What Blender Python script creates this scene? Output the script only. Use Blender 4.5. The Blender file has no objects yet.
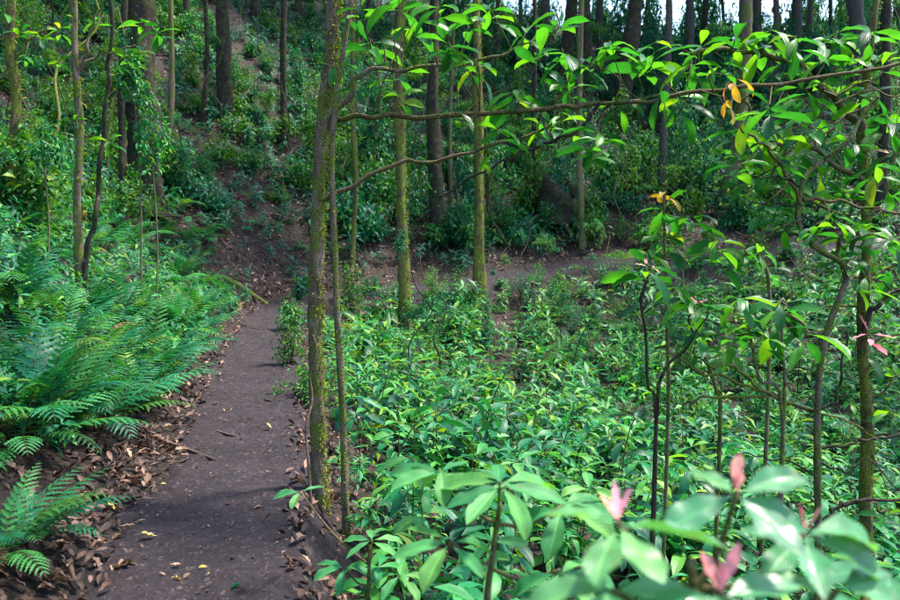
import bpy, math, random
import numpy as np
from mathutils import Vector, Matrix, Euler

random.seed(7); RNG = np.random.default_rng(7)
R = math.radians
sc = bpy.context.scene
COL = sc.collection

# ------------------------------------------------------------------ camera
CAMZ, PITCH, FPX = 1.55, math.atan(65 / 780), 780.0        # photo is 900 x 600
cd = bpy.data.cameras.new('camera'); cam = bpy.data.objects.new('camera', cd); COL.objects.link(cam)
cam.location = (0, 0, CAMZ); cam.rotation_euler = (math.pi / 2 - PITCH, 0, 0)
cd.sensor_width = 36; cd.lens = 36 * FPX / 900; cd.clip_start = 0.05; cd.clip_end = 1000
cd.dof.use_dof = True; cd.dof.focus_distance = 6.0; cd.dof.aperture_fstop = 3.0
sc.camera = cam
# ------------------------------------------------------------------ sky and sun
SUN_EL, SUN_AZ = 64, 72          # azimuth from +Y towards +X
w = bpy.data.worlds.new('World'); sc.world = w; w.use_nodes = True
nt = w.node_tree; bg = nt.nodes['Background']; sky = nt.nodes.new('ShaderNodeTexSky')
sky.sky_type = 'NISHITA'; sky.sun_disc = False
sky.sun_elevation = R(SUN_EL); sky.sun_rotation = R(SUN_AZ); sky.air_density = 1.0; sky.dust_density = 0.7
nt.links.new(sky.outputs[0], bg.inputs[0]); bg.inputs[1].default_value = 0.15
sd = bpy.data.lights.new('sun', 'SUN'); sd.energy = 3.1; sd.angle = R(8); sd.color = (1, .93, .82)
sun = bpy.data.objects.new('sun', sd); COL.objects.link(sun)
el, az = R(SUN_EL), R(SUN_AZ)
sun.rotation_euler = Vector((math.sin(az) * math.cos(el), math.cos(az) * math.cos(el), math.sin(el))).to_track_quat('Z', 'Y').to_euler()
sun.location = (0, 0, 30)
# ------------------------------------------------------------------ exposure and render settings
vs = sc.view_settings
vs.view_transform = 'Standard'; vs.look = 'None'; vs.exposure = 1.9; vs.gamma = 1
sc.render.engine = 'CYCLES'
cy = sc.cycles
cy.use_denoising = True; cy.filter_width = 1.1; cy.max_bounces = 6; cy.diffuse_bounces = 4; cy.glossy_bounces = 2
cy.transmission_bounces = 5; cy.transparent_max_bounces = 8; cy.sample_clamp_indirect = 6
cy.caustics_reflective = False; cy.caustics_refractive = False

# ================================================================== helpers
def at(px, py, Y):
    u, v = (px - 450) / FPX, (300 - py) / FPX
    d = np.array([u, math.cos(PITCH) + v * math.sin(PITCH), -math.sin(PITCH) + v * math.cos(PITCH)])
    return np.array([0, 0, CAMZ]) + d * (Y / d[1])

def catmull(P, n):
    P = np.asarray(P, float)
    if len(P) < 3: return np.array([P[0] + (P[-1] - P[0]) * t for t in np.linspace(0, 1, n)])
    Q = np.vstack([2 * P[0] - P[1], P, 2 * P[-1] - P[-2]])
    out = []
    for t in np.linspace(0, len(P) - 1 - 1e-6, n):
        i = int(t); f = t - i; a, b, c, d = Q[i:i + 4]
        out.append(.5 * ((2 * b) + (-a + c) * f + (2 * a - 5 * b + 4 * c - d) * f * f + (-a + 3 * b - 3 * c + d) * f ** 3))
    return np.array(out)

PH = np.random.default_rng(3).uniform(0, 6.28, (24, 2)); DR = np.random.default_rng(4).normal(size=(24, 2))
def noise2(x, y, scale, octv=4, seed=0):
    s = 0; a = 1; f = 1 / scale; tot = 0
    for o in range(octv):
        for k in range(2):
            i = (o * 2 + k + seed * 5) % 24
            dx, dy = DR[i] / np.linalg.norm(DR[i])
            s = s + a * np.sin((x * dx + y * dy) * f * 6.28 + PH[i, 0] + 1.3 * np.sin((x * dy - y * dx) * f * 4.1 + PH[i, 1]))
            tot += a
        a *= .55; f *= 2.1
    return s / tot

# ------------------------------------------------------------------ terrain shape
#        x      y     z   uphill slope
PATHC = [(-.40, -30, -.6, .6), (-.5, -12, -.2, .7), (-.6, -3, 0, .75), (-.78, 0, 0, .75), (-1.1, 3.3, 0, .75), (-1.54, 5.6, 0, .75),
         (-2.25, 9, 0, .75), (-3.25, 14, 0, .74), (-3.55, 17, .02, .72), (-3.0, 19.2, .04, .7), (-1.75, 20.5, .05, .7), (0, 21.6, .08, .66),
         (3, 23.6, .45, .61), (4.8, 24.1, .72, .57), (9, 24.2, .95, .5), (13, 24, 1.3, .46), (18, 23, 1.6, .46), (28, 19, 2.1, .46), (60, 5, 3, .46)]
PC = catmull(np.array(PATHC), 150)
SA, SB = PC[:-1], PC[1:]
def pathd(x, y):
    x = np.atleast_1d(np.asarray(x, float)); y = np.atleast_1d(np.asarray(y, float))
    D = np.empty(len(x)); Z = np.empty(len(x)); S = np.empty(len(x)); A = np.empty(len(x))
    sx, sy = SB[:, 0] - SA[:, 0], SB[:, 1] - SA[:, 1]; L2 = sx * sx + sy * sy
    for i in range(0, len(x), 20000):
        X = x[i:i + 20000, None]; Y = y[i:i + 20000, None]
        t = np.clip(((X - SA[:, 0]) * sx + (Y - SA[:, 1]) * sy) / L2, 0, 1)
        qx = SA[:, 0] + t * sx - X; qy = SA[:, 1] + t * sy - Y
        d2 = qx * qx + qy * qy; k = d2.argmin(1); r = np.arange(len(k)); tt = t[r, k]
        cr = sx[k] * (Y[:, 0] - SA[k, 1]) - sy[k] * (X[:, 0] - SA[k, 0])
        D[i:i + 20000] = np.sqrt(d2[r, k]) * np.where(cr >= 0, 1, -1)
        wt = (d2 + .0025) ** -2.5 * np.sqrt(L2); zs = SA[:, 2] + t * (SB[:, 2] - SA[:, 2]); zn = SA[k, 2] + tt * (SB[k, 2] - SA[k, 2])
        bl = np.clip((np.sqrt(d2[r, k]) - .6) / 2.5, 0, 1); Z[i:i + 20000] = zn + bl * ((wt * zs).sum(1) / wt.sum(1) - zn); S[i:i + 20000] = SA[k, 3] + tt * (SB[k, 3] - SA[k, 3]); A[i:i + 20000] = k + tt
    return D, Z, S, A                      # D > 0 : uphill side
sp = lambda v, k=1.: np.logaddexp(0, v / k) * k
AFAR = int(np.argmin(np.hypot(PC[:, 0] + 3.0, PC[:, 1] - 19.2)))
def height(x, y, full=False):
    x = np.atleast_1d(np.asarray(x, float)); y = np.atleast_1d(np.asarray(y, float))
    D, Z, S, A = pathd(x, y)
    up = np.clip(D - .45, 0, None); RID = 27.
    upe = np.where(up < RID, up, RID - .18 * (up - RID))
    hu = .22 * upe + (S - .22) * (sp(upe - .75, .45) - sp(-.75, .45)) * 1.02
    dn = np.clip(-D - .45, 0, None)
    hd = -2.1 * (1 - np.exp(-dn / 3.3)) - .10 * np.clip(1 - np.exp(-dn / .12), 0, 1)
    off = np.clip((np.abs(D) - .35) / 1.2, 0, 1)
    n = noise2(x, y, 7, 3) * .28 * np.clip((np.abs(D) - .5) / 4, 0, 1) + noise2(x, y, 1.3, 3, 2) * .07 * off
    far = np.clip((A - AFAR) / 8, 0, 1); Z = Z + far * .16 * np.clip(D, -.75, .75) * np.clip(1.6 - np.abs(D) / 1.5, 0, 1)
    path = -.03 * np.clip(1 - (D / .5) ** 2, 0, 1)
    h = Z + hu + hd + n + path
    return (h, D, A) if full else h
def h1(x, y): return float(height(x, y)[0])
def hit(px, py, y0=.8, y1=70):
    Ys = np.geomspace(y0, y1, 900); d = at(px, py, 1.) - np.array([0, 0, CAMZ])
    X = d[0] * Ys; Zr = CAMZ + d[2] * Ys
    b = np.nonzero(Zr <= height(X, Ys))[0]
    i = b[0] if len(b) else len(Ys) - 1
    return np.array([X[i], Ys[i], h1(X[i], Ys[i])])

# ------------------------------------------------------------------ mesh building
class Pr:                                      # a shape of quads
    def __init__(s, v, q, uv, rnd, mi): s.v, s.q, s.uv, s.rnd, s.mi = v, q, uv, rnd, mi
def merge(L):
    off = 0; Q = []
    for p in L: Q.append(p.q + off); off += len(p.v)
    return Pr(np.vstack([p.v for p in L]), np.vstack(Q), np.vstack([p.uv for p in L]), np.concatenate([p.rnd for p in L]), np.concatenate([p.mi for p in L]))
def xf(p, M, T=(0, 0, 0), rnd=None):
    return Pr(p.v @ np.asarray(M).T + np.asarray(T), p.q, p.uv, p.rnd if rnd is None else np.full(len(p.q), rnd), p.mi)
def mesh(name, p, mats, smooth=True):
    me = bpy.data.meshes.new(name); nq = len(p.q)
    me.vertices.add(len(p.v)); me.vertices.foreach_set('co', np.ascontiguousarray(p.v, np.float32).ravel())
    me.loops.add(nq * 4); me.loops.foreach_set('vertex_index', np.ascontiguousarray(p.q, np.int32).ravel())
    me.polygons.add(nq); me.polygons.foreach_set('loop_start', np.arange(nq, dtype=np.int32) * 4)
    me.polygons.foreach_set('loop_total', np.full(nq, 4, np.int32))
    for m in mats: me.materials.append(m)
    me.polygons.foreach_set('material_index', np.ascontiguousarray(p.mi, np.int32))
    me.polygons.foreach_set('use_smooth', np.full(nq, smooth))
    u = me.uv_layers.new(name='UVMap'); u.data.foreach_set('uv', np.ascontiguousarray(p.uv, np.float32).ravel())
    a = me.attributes.new('rnd', 'FLOAT', 'FACE'); a.data.foreach_set('value', np.ascontiguousarray(p.rnd, np.float32))
    me.update(calc_edges=True)
    return me
def grid(V, uv=None, mi=0, rnd=0., wrap=False):   # V: rows x cols x 3
    n, m = V.shape[:2]; idx = np.arange(n * m).reshape(n, m)
    if wrap: idx = np.hstack([idx, idx[:, :1]]); m += 1
    q = np.stack([idx[:-1, :-1], idx[:-1, 1:], idx[1:, 1:], idx[1:, :-1]], -1).reshape(-1, 4)
    uu, vv = np.meshgrid(np.linspace(0, 1, m), np.linspace(0, 1, n)); U = np.stack([uu, vv], -1)
    u = np.stack([U[:-1, :-1], U[:-1, 1:], U[1:, 1:], U[1:, :-1]], -2).reshape(-1, 2)
    return Pr(V.reshape(-1, 3), q, u, np.full(len(q), float(rnd)), np.full(len(q), mi))
def tube(P, rad, sides=8, n=None, rough=.0, mi=0, rnd=0., flare=0.):
    P = np.asarray(P, float); n = n or max(3, len(P) * 3)
    C = catmull(P, n); rr = np.interp(np.linspace(0, 1, n), np.linspace(0, 1, len(rad)), rad)
    T = np.gradient(C, axis=0); T /= np.linalg.norm(T, axis=1)[:, None] + 1e-9
    up = np.array([1., 0, 0]) if abs(T[0][0]) < .8 else np.array([0, 1., 0])
    V = np.empty((n, sides, 3)); a = np.arange(sides) * 2 * math.pi / sides; ph = random.uniform(0, 6)
    for i in range(n):
        s = np.cross(T[i], up); s /= np.linalg.norm(s) + 1e-9; up = np.cross(s, T[i])
        r = rr[i] * (1 + rough * (np.sin(2 * a + ph + i * .35) * .5 + np.sin(3 * a - i * .5 + ph) * .4 + RNG.normal(0, .35, sides)))
        if flare: r = r * (1 + flare * math.exp(-i / n * 14) * (1 + .5 * np.sin(3 * a + ph)))
        V[i] = C[i] + np.cos(a)[:, None] * r[:, None] * s + np.sin(a)[:, None] * r[:, None] * up
    # close the tip with a tiny ring
    V = np.concatenate([V, (C[-1] + (V[-1] - C[-1]) * .05 + T[-1] * rr[-1] * .6)[None]], 0)
    return grid(V, mi=mi, rnd=rnd, wrap=True)
def leaf(L=1., W=.3, ns=6, fold=.18, droop=.35, a=.9, b=.8, stalk=.08, wave=0., cols=1, tw=0., mi=0, rnd=0.):
    t = np.linspace(0, 1, ns + 1); tt = np.clip((t - stalk) / (1 - stalk), 0, 1)
    wd = (tt ** a) * ((1 - tt) ** b); wd = wd / wd.max() * W * .5; wd = np.maximum(wd, .012 * W + .0)
    c = np.linspace(-1, 1, 2 * cols + 1)
    V = np.zeros((ns + 1, 2 * cols + 1, 3)); ang = droop * t * 2
    yy = np.concatenate([[0], np.cumsum(np.cos((ang[1:] + ang[:-1]) / 2)) / ns]) * L
    zz = -np.concatenate([[0], np.cumsum(np.sin((ang[1:] + ang[:-1]) / 2)) / ns]) * L
    for j, cc in enumerate(c):
        lift = np.abs(cc) * wd * fold * 2 + wave * wd * abs(cc) * np.sin(t * 17 + (cc > 0) * 1.7)
        V[:, j, 0] = cc * wd + tw * t * t * L; V[:, j, 1] = yy + lift * np.sin(ang); V[:, j, 2] = zz + lift * np.cos(ang)
    return grid(V, mi=mi, rnd=rnd)
def rotm(yaw=0, pitch=0, roll=0):              # pitch > 0 lifts the tip of +Y
    return np.array(Matrix.Rotation(yaw, 3, 'Z') @ Matrix.Rotation(pitch, 3, 'X') @ Matrix.Rotation(roll, 3, 'Y'))
def scatter(protos, idx, M, T, jit=1., jv=None):
    V = []; Q = []; U = []; Rn = []; Mi = []; off = 0
    for k, p in enumerate(protos):
        s = np.nonzero(idx == k)[0]; n = len(s)
        if not n: continue
        V.append((np.einsum('nij,vj->nvi', M[s], p.v) + T[s][:, None, :]).reshape(-1, 3))
        Q.append((p.q[None] + (np.arange(n) * len(p.v))[:, None, None] + off).reshape(-1, 4)); off += n * len(p.v)
        U.append(np.tile(p.uv, (n, 1))); Rn.append(((p.rnd[None] + (jit * RNG.random(n) if jv is None else jv[s])[:, None]) % 1).ravel()); Mi.append(np.tile(p.mi, n))
    return Pr(np.vstack(V), np.vstack(Q), np.vstack(U), np.concatenate(Rn), np.concatenate(Mi))
def frames(x, y, scale, align=.6, tilt=.15):   # random yaw, leaning towards the ground's normal
    e = .15; nx = -(height(x + e, y) - height(x - e, y)) / (2 * e); ny = -(height(x, y + e) - height(x, y - e)) / (2 * e)
    n = np.stack([nx * align + RNG.normal(0, tilt, len(x)), ny * align + RNG.normal(0, tilt, len(x)), np.ones(len(x))], -1)
    n /= np.linalg.norm(n, axis=1)[:, None]
    a = RNG.uniform(0, 6.283, len(x)); f = np.stack([np.cos(a), np.sin(a), np.zeros(len(x))], -1)
    s = np.cross(f, n); s /= np.linalg.norm(s, axis=1)[:, None]; f = np.cross(n, s)
    return np.stack([s, f, n], -1) * np.asarray(scale)[:, None, None]

# ------------------------------------------------------------------ scene graph
def tag(o, label=None, cat=None, group=None, kind=None):
    if label: o['label'] = label
    if cat: o['category'] = cat
    if group: o['group'] = group
    if kind: o['kind'] = kind
    return o
def link(name, data, parent=None, loc=None, M=None):
    o = bpy.data.objects.new(name, data); COL.objects.link(o)
    if parent: o.parent = parent
    if M is not None: o.matrix_local = M
    elif loc is not None: o.location = loc
    return o
def thing(name, loc, label, cat, group=None): return tag(link(name, None, loc=loc), label, cat, group)
def m4(M3, T): 
    m = Matrix(np.asarray(M3).tolist()).to_4x4(); m.translation = Vector(T); return m

# ================================================================== materials
def newmat(name):
    m = bpy.data.materials.new(name); m.use_nodes = True; nt = m.node_tree; nt.nodes.clear()
    return m, nt, lambda t, **k: node(nt, t, **k), nt.links.new
def node(nt, t, **k):
    n = nt.nodes.new('ShaderNode' + t)
    for a, v in k.items():
        if a.startswith('i_'):
            key = a[2:]; n.inputs[int(key) if key.isdigit() else key.replace('_', ' ')].default_value = v
        else: setattr(n, a, v)
    return n
def ramp(n, stops, interp='LINEAR'):
    e = n.color_ramp.elements; n.color_ramp.interpolation = interp
    while len(e) < len(stops): e.new(.5)
    for x, (p, c) in zip(e, stops): x.position = p; x.color = (*c, 1)
def leaf_mat(name, stops, rough=.38, transl=.35, spec=.5, tcol=(1.9, 1.7, .55), vein=.5, spots=0.):
    m, nt, N, K = newmat(name)
    at_ = N('Attribute', attribute_name='rnd'); oi = N('ObjectInfo'); ad = N('Math', operation='ADD'); fr = N('Math', operation='FRACT')
    K(at_.outputs['Fac'], ad.inputs[0]); K(oi.outputs['Random'], ad.inputs[1]); K(ad.outputs[0], fr.inputs[0])
    cr = N('ValToRGB'); ramp(cr, stops); K(fr.outputs[0], cr.inputs[0])
    # paler midrib and side veins from the leaf's own coordinates
    uv = N('UVMap'); sx = N('SeparateXYZ'); K(uv.outputs[0], sx.inputs[0])
    su = N('Math', operation='SUBTRACT', i_1=.5); K(sx.outputs[0], su.inputs[0]); ab = N('Math', operation='ABSOLUTE'); K(su.outputs[0], ab.inputs[0])
    mr = N('MapRange', i_1=.0, i_2=.07, i_3=1., i_4=0.); K(ab.outputs[0], mr.inputs[0])
    sv = N('Math', operation='MULTIPLY_ADD', i_1=-.55); K(ab.outputs[0], sv.inputs[0]); K(sx.outputs[1], sv.inputs[2])
    sm = N('Math', operation='MULTIPLY', i_1=75.); K(sv.outputs[0], sm.inputs[0]); si = N('Math', operation='SINE'); K(sm.outputs[0], si.inputs[0])
    mv = N('MapRange', i_1=.6, i_2=1., i_3=0., i_4=.45); K(si.outputs[0], mv.inputs[0])
    mx = N('Math', operation='MAXIMUM'); K(mr.outputs[0], mx.inputs[0]); K(mv.outputs[0], mx.inputs[1])
    mf = N('Math', operation='MULTIPLY', i_1=vein); K(mx.outputs[0], mf.inputs[0])
    geo = N('NewGeometry'); nz = N('TexNoise', i_Scale=9., i_Detail=3.); K(geo.outputs['Position'], nz.inputs['Vector'])
    mrn = N('MapRange', i_1=.3, i_2=.7, i_3=.72, i_4=1.25); K(nz.outputs[0], mrn.inputs[0])
    c1 = N('MixRGB', blend_type='MULTIPLY', i_Fac=1.); K(cr.outputs[0], c1.inputs[1]); K(mrn.outputs[0], c1.inputs[2])
    li = N('MixRGB', blend_type='MULTIPLY', i_Fac=1., i_Color2=(1.8, 1.6, 1.3, 1)); K(c1.outputs[0], li.inputs[1])
    c2 = N('MixRGB'); K(mf.outputs[0], c2.inputs[0]); K(c1.outputs[0], c2.inputs[1]); K(li.outputs[0], c2.inputs[2])
    col = c2
    if spots:
        n2 = N('TexNoise', i_Scale=60., i_Detail=2.); K(geo.outputs['Position'], n2.inputs['Vector'])
        r2 = N('MapRange', i_1=.62, i_2=.7, i_3=0., i_4=spots); K(n2.outputs[0], r2.inputs[0])
        c3 = N('MixRGB', i_Color2=(.16, .11, .03, 1)); K(r2.outputs[0], c3.inputs[0]); K(c2.outputs[0], c3.inputs[1]); col = c3
    p = N('BsdfPrincipled', i_Roughness=rough); p.inputs['Specular IOR Level'].default_value = spec; K(col.outputs[0], p.inputs['Base Color'])
    bp = N('Bump', i_Strength=.35, i_Distance=.004, invert=True); K(mx.outputs[0], bp.inputs['Height']); K(bp.outputs[0], p.inputs['Normal'])
    tr = N('BsdfTranslucent'); tc = N('MixRGB', blend_type='MULTIPLY', i_Fac=1., i_Color2=(*tcol, 1)); K(col.outputs[0], tc.inputs[1]); K(tc.outputs[0], tr.inputs[0])
    ms = N('MixShader', i_Fac=transl); K(p.outputs[0], ms.inputs[1]); K(tr.outputs[0], ms.inputs[2])
    o = N('OutputMaterial'); K(ms.outputs[0], o.inputs[0])
    return m
G = {}
G['cover'] = leaf_mat('cover_leaf', [(0, (.004, .06, .028)), (.3, (.008, .12, .048)), (.65, (.016, .2, .06)), (.9, (.07, .28, .04)), (1, (.18, .31, .03))], .42, .3, .32, tcol=(2.0, 1.6, .45))
G['fern'] = leaf_mat('fern_leaf', [(0, (.005, .1, .045)), (.5, (.012, .17, .065)), (1, (.05, .25, .04))], .4, .3, .42, vein=.2, tcol=(2.0, 1.6, .45))
G['sunny'] = leaf_mat('sunny_leaf', [(0, (.012, .09, .02)), (.5, (.03, .16, .025)), (.9, (.08, .24, .025)), (1, (.2, .28, .03))], .42, .35, .4, vein=.3, tcol=(2.0, 1.6, .4))  # yellower leaf variety; the look of sunlit foliage is put into its colour
G['shrub'] = leaf_mat('shrub_leaf', [(0, (.008, .09, .028)), (.35, (.018, .16, .032)), (.7, (.045, .24, .024)), (.96, (.1, .3, .02)), (1, (.19, .31, .02))], .36, .52, .45, spots=.35, tcol=(1.9, 1.6, .4))
G['near'] = leaf_mat('near_leaf', [(0, (.05, .22, .1)), (.5, (.075, .28, .115)), (1, (.12, .34, .1))], .34, .34, .75, vein=1.2, spots=.4)
G['herb'] = leaf_mat('herb_leaf', [(0, (.03, .2, .07)), (.5, (.06, .27, .085)), (1, (.12, .33, .07))], .5, .36, .3, vein=1.3, spots=.35)
G['pink'] = leaf_mat('young_leaf', [(0, (.85, .22, .36)), (.6, (.88, .4, .5)), (1, (.9, .58, .5))], .4, .45, tcol=(1.3, 1., .9))
G['orange'] = leaf_mat('yellow_leaf', [(0, (.6, .36, .02)), (.5, (.6, .45, .05)), (1, (.55, .2, .05))], .35, .4, tcol=(1.4, 1.2, .7))
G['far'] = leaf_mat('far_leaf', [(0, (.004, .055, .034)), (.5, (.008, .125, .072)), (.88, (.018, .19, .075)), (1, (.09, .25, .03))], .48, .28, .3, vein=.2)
G['crown'] = leaf_mat('crown_leaf', [(0, (.012, .05, .018)), (1, (.03, .1, .025))], .45, .3, vein=0)
G['deadfrond'] = leaf_mat('dead_frond', [(0, (.09, .05, .02)), (1, (.22, .15, .06))], .6, .2, .2, vein=.1, tcol=(1.2, 1, .8))
G['dead'] = leaf_mat('dead_leaf', [(0, (.022, .012, .009)), (.35, (.055, .03, .021)), (.65, (.115, .064, .046)), (.88, (.22, .13, .1)), (1, (.33, .21, .14))], .6, .12, .35, tcol=(1.2, 1, .8), vein=.6, spots=.3)
G['deadyellow'] = leaf_mat('yellow_fallen_leaf', [(0, (.55, .34, .05)), (1, (.5, .38, .14))], .5, .1, tcol=(1, 1, 1))
def bark_mat(name, a, b, moss, amount, scale=1., bump=.6):
    m, nt, N, K = newmat(name)
    tc = N('TexCoord'); mp = N('Mapping'); mp.inputs['Scale'].default_value = (scale, scale, scale * .3); K(tc.outputs['Object'], mp.inputs[0])
    n1 = N('TexNoise', i_Scale=28., i_Detail=6., i_Roughness=.65); K(mp.outputs[0], n1.inputs['Vector'])
    cr = N('ValToRGB'); ramp(cr, [(.3, a), (.7, b)]); K(n1.outputs[0], cr.inputs[0])
    n2 = N('TexNoise', i_Scale=5. * scale, i_Detail=5., i_Roughness=.7); K(tc.outputs['Object'], n2.inputs['Vector'])
    mr = N('MapRange', i_1=.62 - amount * .35, i_2=.72 - amount * .35, i_3=0., i_4=.92); K(n2.outputs[0], mr.inputs[0])
    n3 = N('TexNoise', i_Scale=90., i_Detail=3.); K(tc.outputs['Object'], n3.inputs['Vector'])
    mc = N('ValToRGB'); ramp(mc, [(.3, tuple(c * .45 for c in moss)), (.7, tuple(c * 1.5 for c in moss))]); K(n3.outputs[0], mc.inputs[0])
    mx = N('MixRGB'); K(mr.outputs[0], mx.inputs[0]); K(cr.outputs[0], mx.inputs[1]); K(mc.outputs[0], mx.inputs[2])
    # pale lichen patches
    n4 = N('TexNoise', i_Scale=14. * scale, i_Detail=4.); K(tc.outputs['Object'], n4.inputs['Vector'])
    lr = N('MapRange', i_1=.62, i_2=.67, i_3=0., i_4=.5); K(n4.outputs[0], lr.inputs[0])
    ml = N('MixRGB', i_Color2=(.2, .19, .14, 1)); K(lr.outputs[0], ml.inputs[0]); K(mx.outputs[0], ml.inputs[1])
    p = N('BsdfPrincipled', i_Roughness=.85); p.inputs['Specular IOR Level'].default_value = .25; K(ml.outputs[0], p.inputs['Base Color'])
    ah = N('Math', operation='ADD'); K(n1.outputs[0], ah.inputs[0]); K(n3.outputs[0], ah.inputs[1])
    bp = N('Bump', i_Strength=bump, i_Distance=.012); K(ah.outputs[0], bp.inputs['Height']); K(bp.outputs[0], p.inputs['Normal'])
    o = N('OutputMaterial'); K(p.outputs[0], o.inputs[0]); return m
B = {}
B['moss'] = bark_mat('mossy_bark', (.04, .028, .019), (.27, .2, .145), (.11, .15, .016), .47, bump=1.)
B['mossy'] = bark_mat('very_mossy_bark', (.04, .03, .015), (.16, .12, .06), (.14, .17, .02), .55, bump=1.)
B['dark'] = bark_mat('dark_bark', (.01, .008, .006), (.055, .04, .031), (.045, .065, .012), .34)
B['grey'] = bark_mat('grey_bark', (.03, .027, .028), (.1, .088, .083), (.05, .07, .02), .25)
B['twig'] = bark_mat('twig_bark', (.06, .04, .02), (.16, .12, .06), (.1, .1, .02), .45, 2.)
B['stick'] = bark_mat('dead_wood', (.05, .032, .025), (.15, .1, .08), (.06, .07, .02), .1, 2.)
def moss_mat():
    return leaf_mat('moss_tuft', [(0, (.07, .11, .01)), (.6, (.15, .19, .02)), (1, (.25, .25, .04))], .8, .25, .1, vein=0)
G['moss'] = moss_mat()
def soil_mat(name, stops, litter):
    m, nt, N, K = newmat(name); tc = N('TexCoord')
    n1 = N('TexNoise', i_Scale=2.2, i_Detail=10., i_Roughness=.72); K(tc.outputs['Object'], n1.inputs['Vector'])
    n2 = N('TexNoise', i_Scale=34., i_Detail=6., i_Roughness=.7); K(tc.outputs['Object'], n2.inputs['Vector'])
    av = N('MixRGB', i_Fac=.45); K(n1.outputs[0], av.inputs[1]); K(n2.outputs[0], av.inputs[2])
    cr = N('ValToRGB'); ramp(cr, stops); K(av.outputs[0], cr.inputs[0])
    vo = N('TexVoronoi', i_Scale=24. if litter else 70.); vo.inputs['Randomness'].default_value = 1.
    ds = N('MixRGB', blend_type='LINEAR_LIGHT', i_Fac=.06); K(tc.outputs['Object'], ds.inputs[1]); K(n2.outputs['Color'], ds.inputs[2]); K(ds.outputs[0], vo.inputs['Vector'])
    sp_ = N('SeparateColor'); K(vo.outputs['Color'], sp_.inputs[0])
    if litter:
        lr = N('ValToRGB'); ramp(lr, [(0, (.009, .006, .005)), (.45, (.026, .016, .012)), (.8, (.06, .037, .028)), (1, (.14, .088, .068))]); K(sp_.outputs[0], lr.inputs[0])
        fa = N('MapRange', i_1=.35, i_2=.6, i_3=.15, i_4=.9); K(n1.outputs[0], fa.inputs[0])
    else:
        lr = N('ValToRGB'); ramp(lr, [(0, (.03, .022, .022)), (.93, (.05, .037, .037)), (.965, (.16, .12, .1)), (1, (.24, .18, .15))]); K(sp_.outputs[0], lr.inputs[0])
        fa = N('MapRange', i_1=.93, i_2=.97, i_3=0., i_4=.6); K(sp_.outputs[0], fa.inputs[0])
    mx = N('MixRGB'); K(fa.outputs[0], mx.inputs[0]); K(cr.outputs[0], mx.inputs[1]); K(lr.outputs[0], mx.inputs[2])
    p = N('BsdfPrincipled', i_Roughness=.8); K(mx.outputs[0], p.inputs['Base Color']); p.inputs['Specular IOR Level'].default_value = .3
    rr = N('MapRange', i_1=.3, i_2=.7, i_3=.62, i_4=.9); K(n1.outputs[0], rr.inputs[0]); K(rr.outputs[0], p.inputs['Roughness'])
    b1 = N('Bump', i_Strength=.9, i_Distance=.04); K(n2.outputs[0], b1.inputs['Height'])
    b2 = N('Bump', i_Strength=.5 if litter else .25, i_Distance=.02); K(sp_.outputs[1], b2.inputs['Height']); K(b1.outputs[0], b2.inputs['Normal']); K(b2.outputs[0], p.inputs['Normal'])
    o = N('OutputMaterial'); K(p.outputs[0], o.inputs[0]); return m
GROUND = soil_mat('forest_floor', [(.3, (.007, .005, .004)), (.7, (.028, .018, .014))], True)
SOIL = soil_mat('trodden_soil', [(.34, (.012, .008, .009)), (.5, (.028, .019, .022)), (.68, (.062, .044, .05))], False)

# ================================================================== ground and path
k = 3.4; u = np.linspace(-1, 1, 380); gx = -1 + 95 * np.sinh(k * u) / math.sinh(k); gy = 8 + 105 * np.sinh(k * u) / math.sinh(k)
XX, YY = np.meshgrid(gx, gy); ZZ, DD, AA = height(XX.ravel(), YY.ravel(), True)
ZZ = ZZ - .03 * (np.abs(DD) < .75)
tag(link('ground', mesh('ground', grid(np.stack([XX, YY, ZZ.reshape(XX.shape)], -1)), [GROUND])), kind='structure')
pc = catmull(np.array(PATHC), 2600); pc = pc[(pc[:, 1] > -6) & (pc[:, 0] < 22)]
tn = np.gradient(pc[:, :2], axis=0); tn /= np.linalg.norm(tn, axis=1)[:, None]; nr = np.stack([-tn[:, 1], tn[:, 0]], -1)
cs = np.linspace(-1, 1, 31); ii = np.arange(len(pc))
hw = .43 + .1 * np.clip((pc[:, 0] + 3.) / 1.5, 0, 1) * (pc[:, 1] > 15) + .06 * np.sin(pc[:, 1] * 1.1 + pc[:, 0]) + .05 * np.sin(pc[:, 1] * 3.1 + 1) 
PX = pc[:, 0:1] + nr[:, 0:1] * cs * (hw + .16)[:, None]; PY = pc[:, 1:2] + nr[:, 1:2] * cs * (hw + .16)[:, None]
PZ = height(PX.ravel(), PY.ravel()).reshape(PX.shape)
edge = np.clip((np.abs(cs) * (hw + .16)[:, None] - hw[:, None]) / .16 + .75 * noise2(PX, PY, .4, 4, 1), 0, 1)
PZ = PZ + .012 + .014 * noise2(PX, PY, .2, 4, 3) + .03 * noise2(PX, PY, .7, 3, 1) - .075 * edge ** 1.5
tag(link('path', mesh('path', grid(np.stack([PX, PY, PZ], -1)), [SOIL])), kind='structure')

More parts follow.
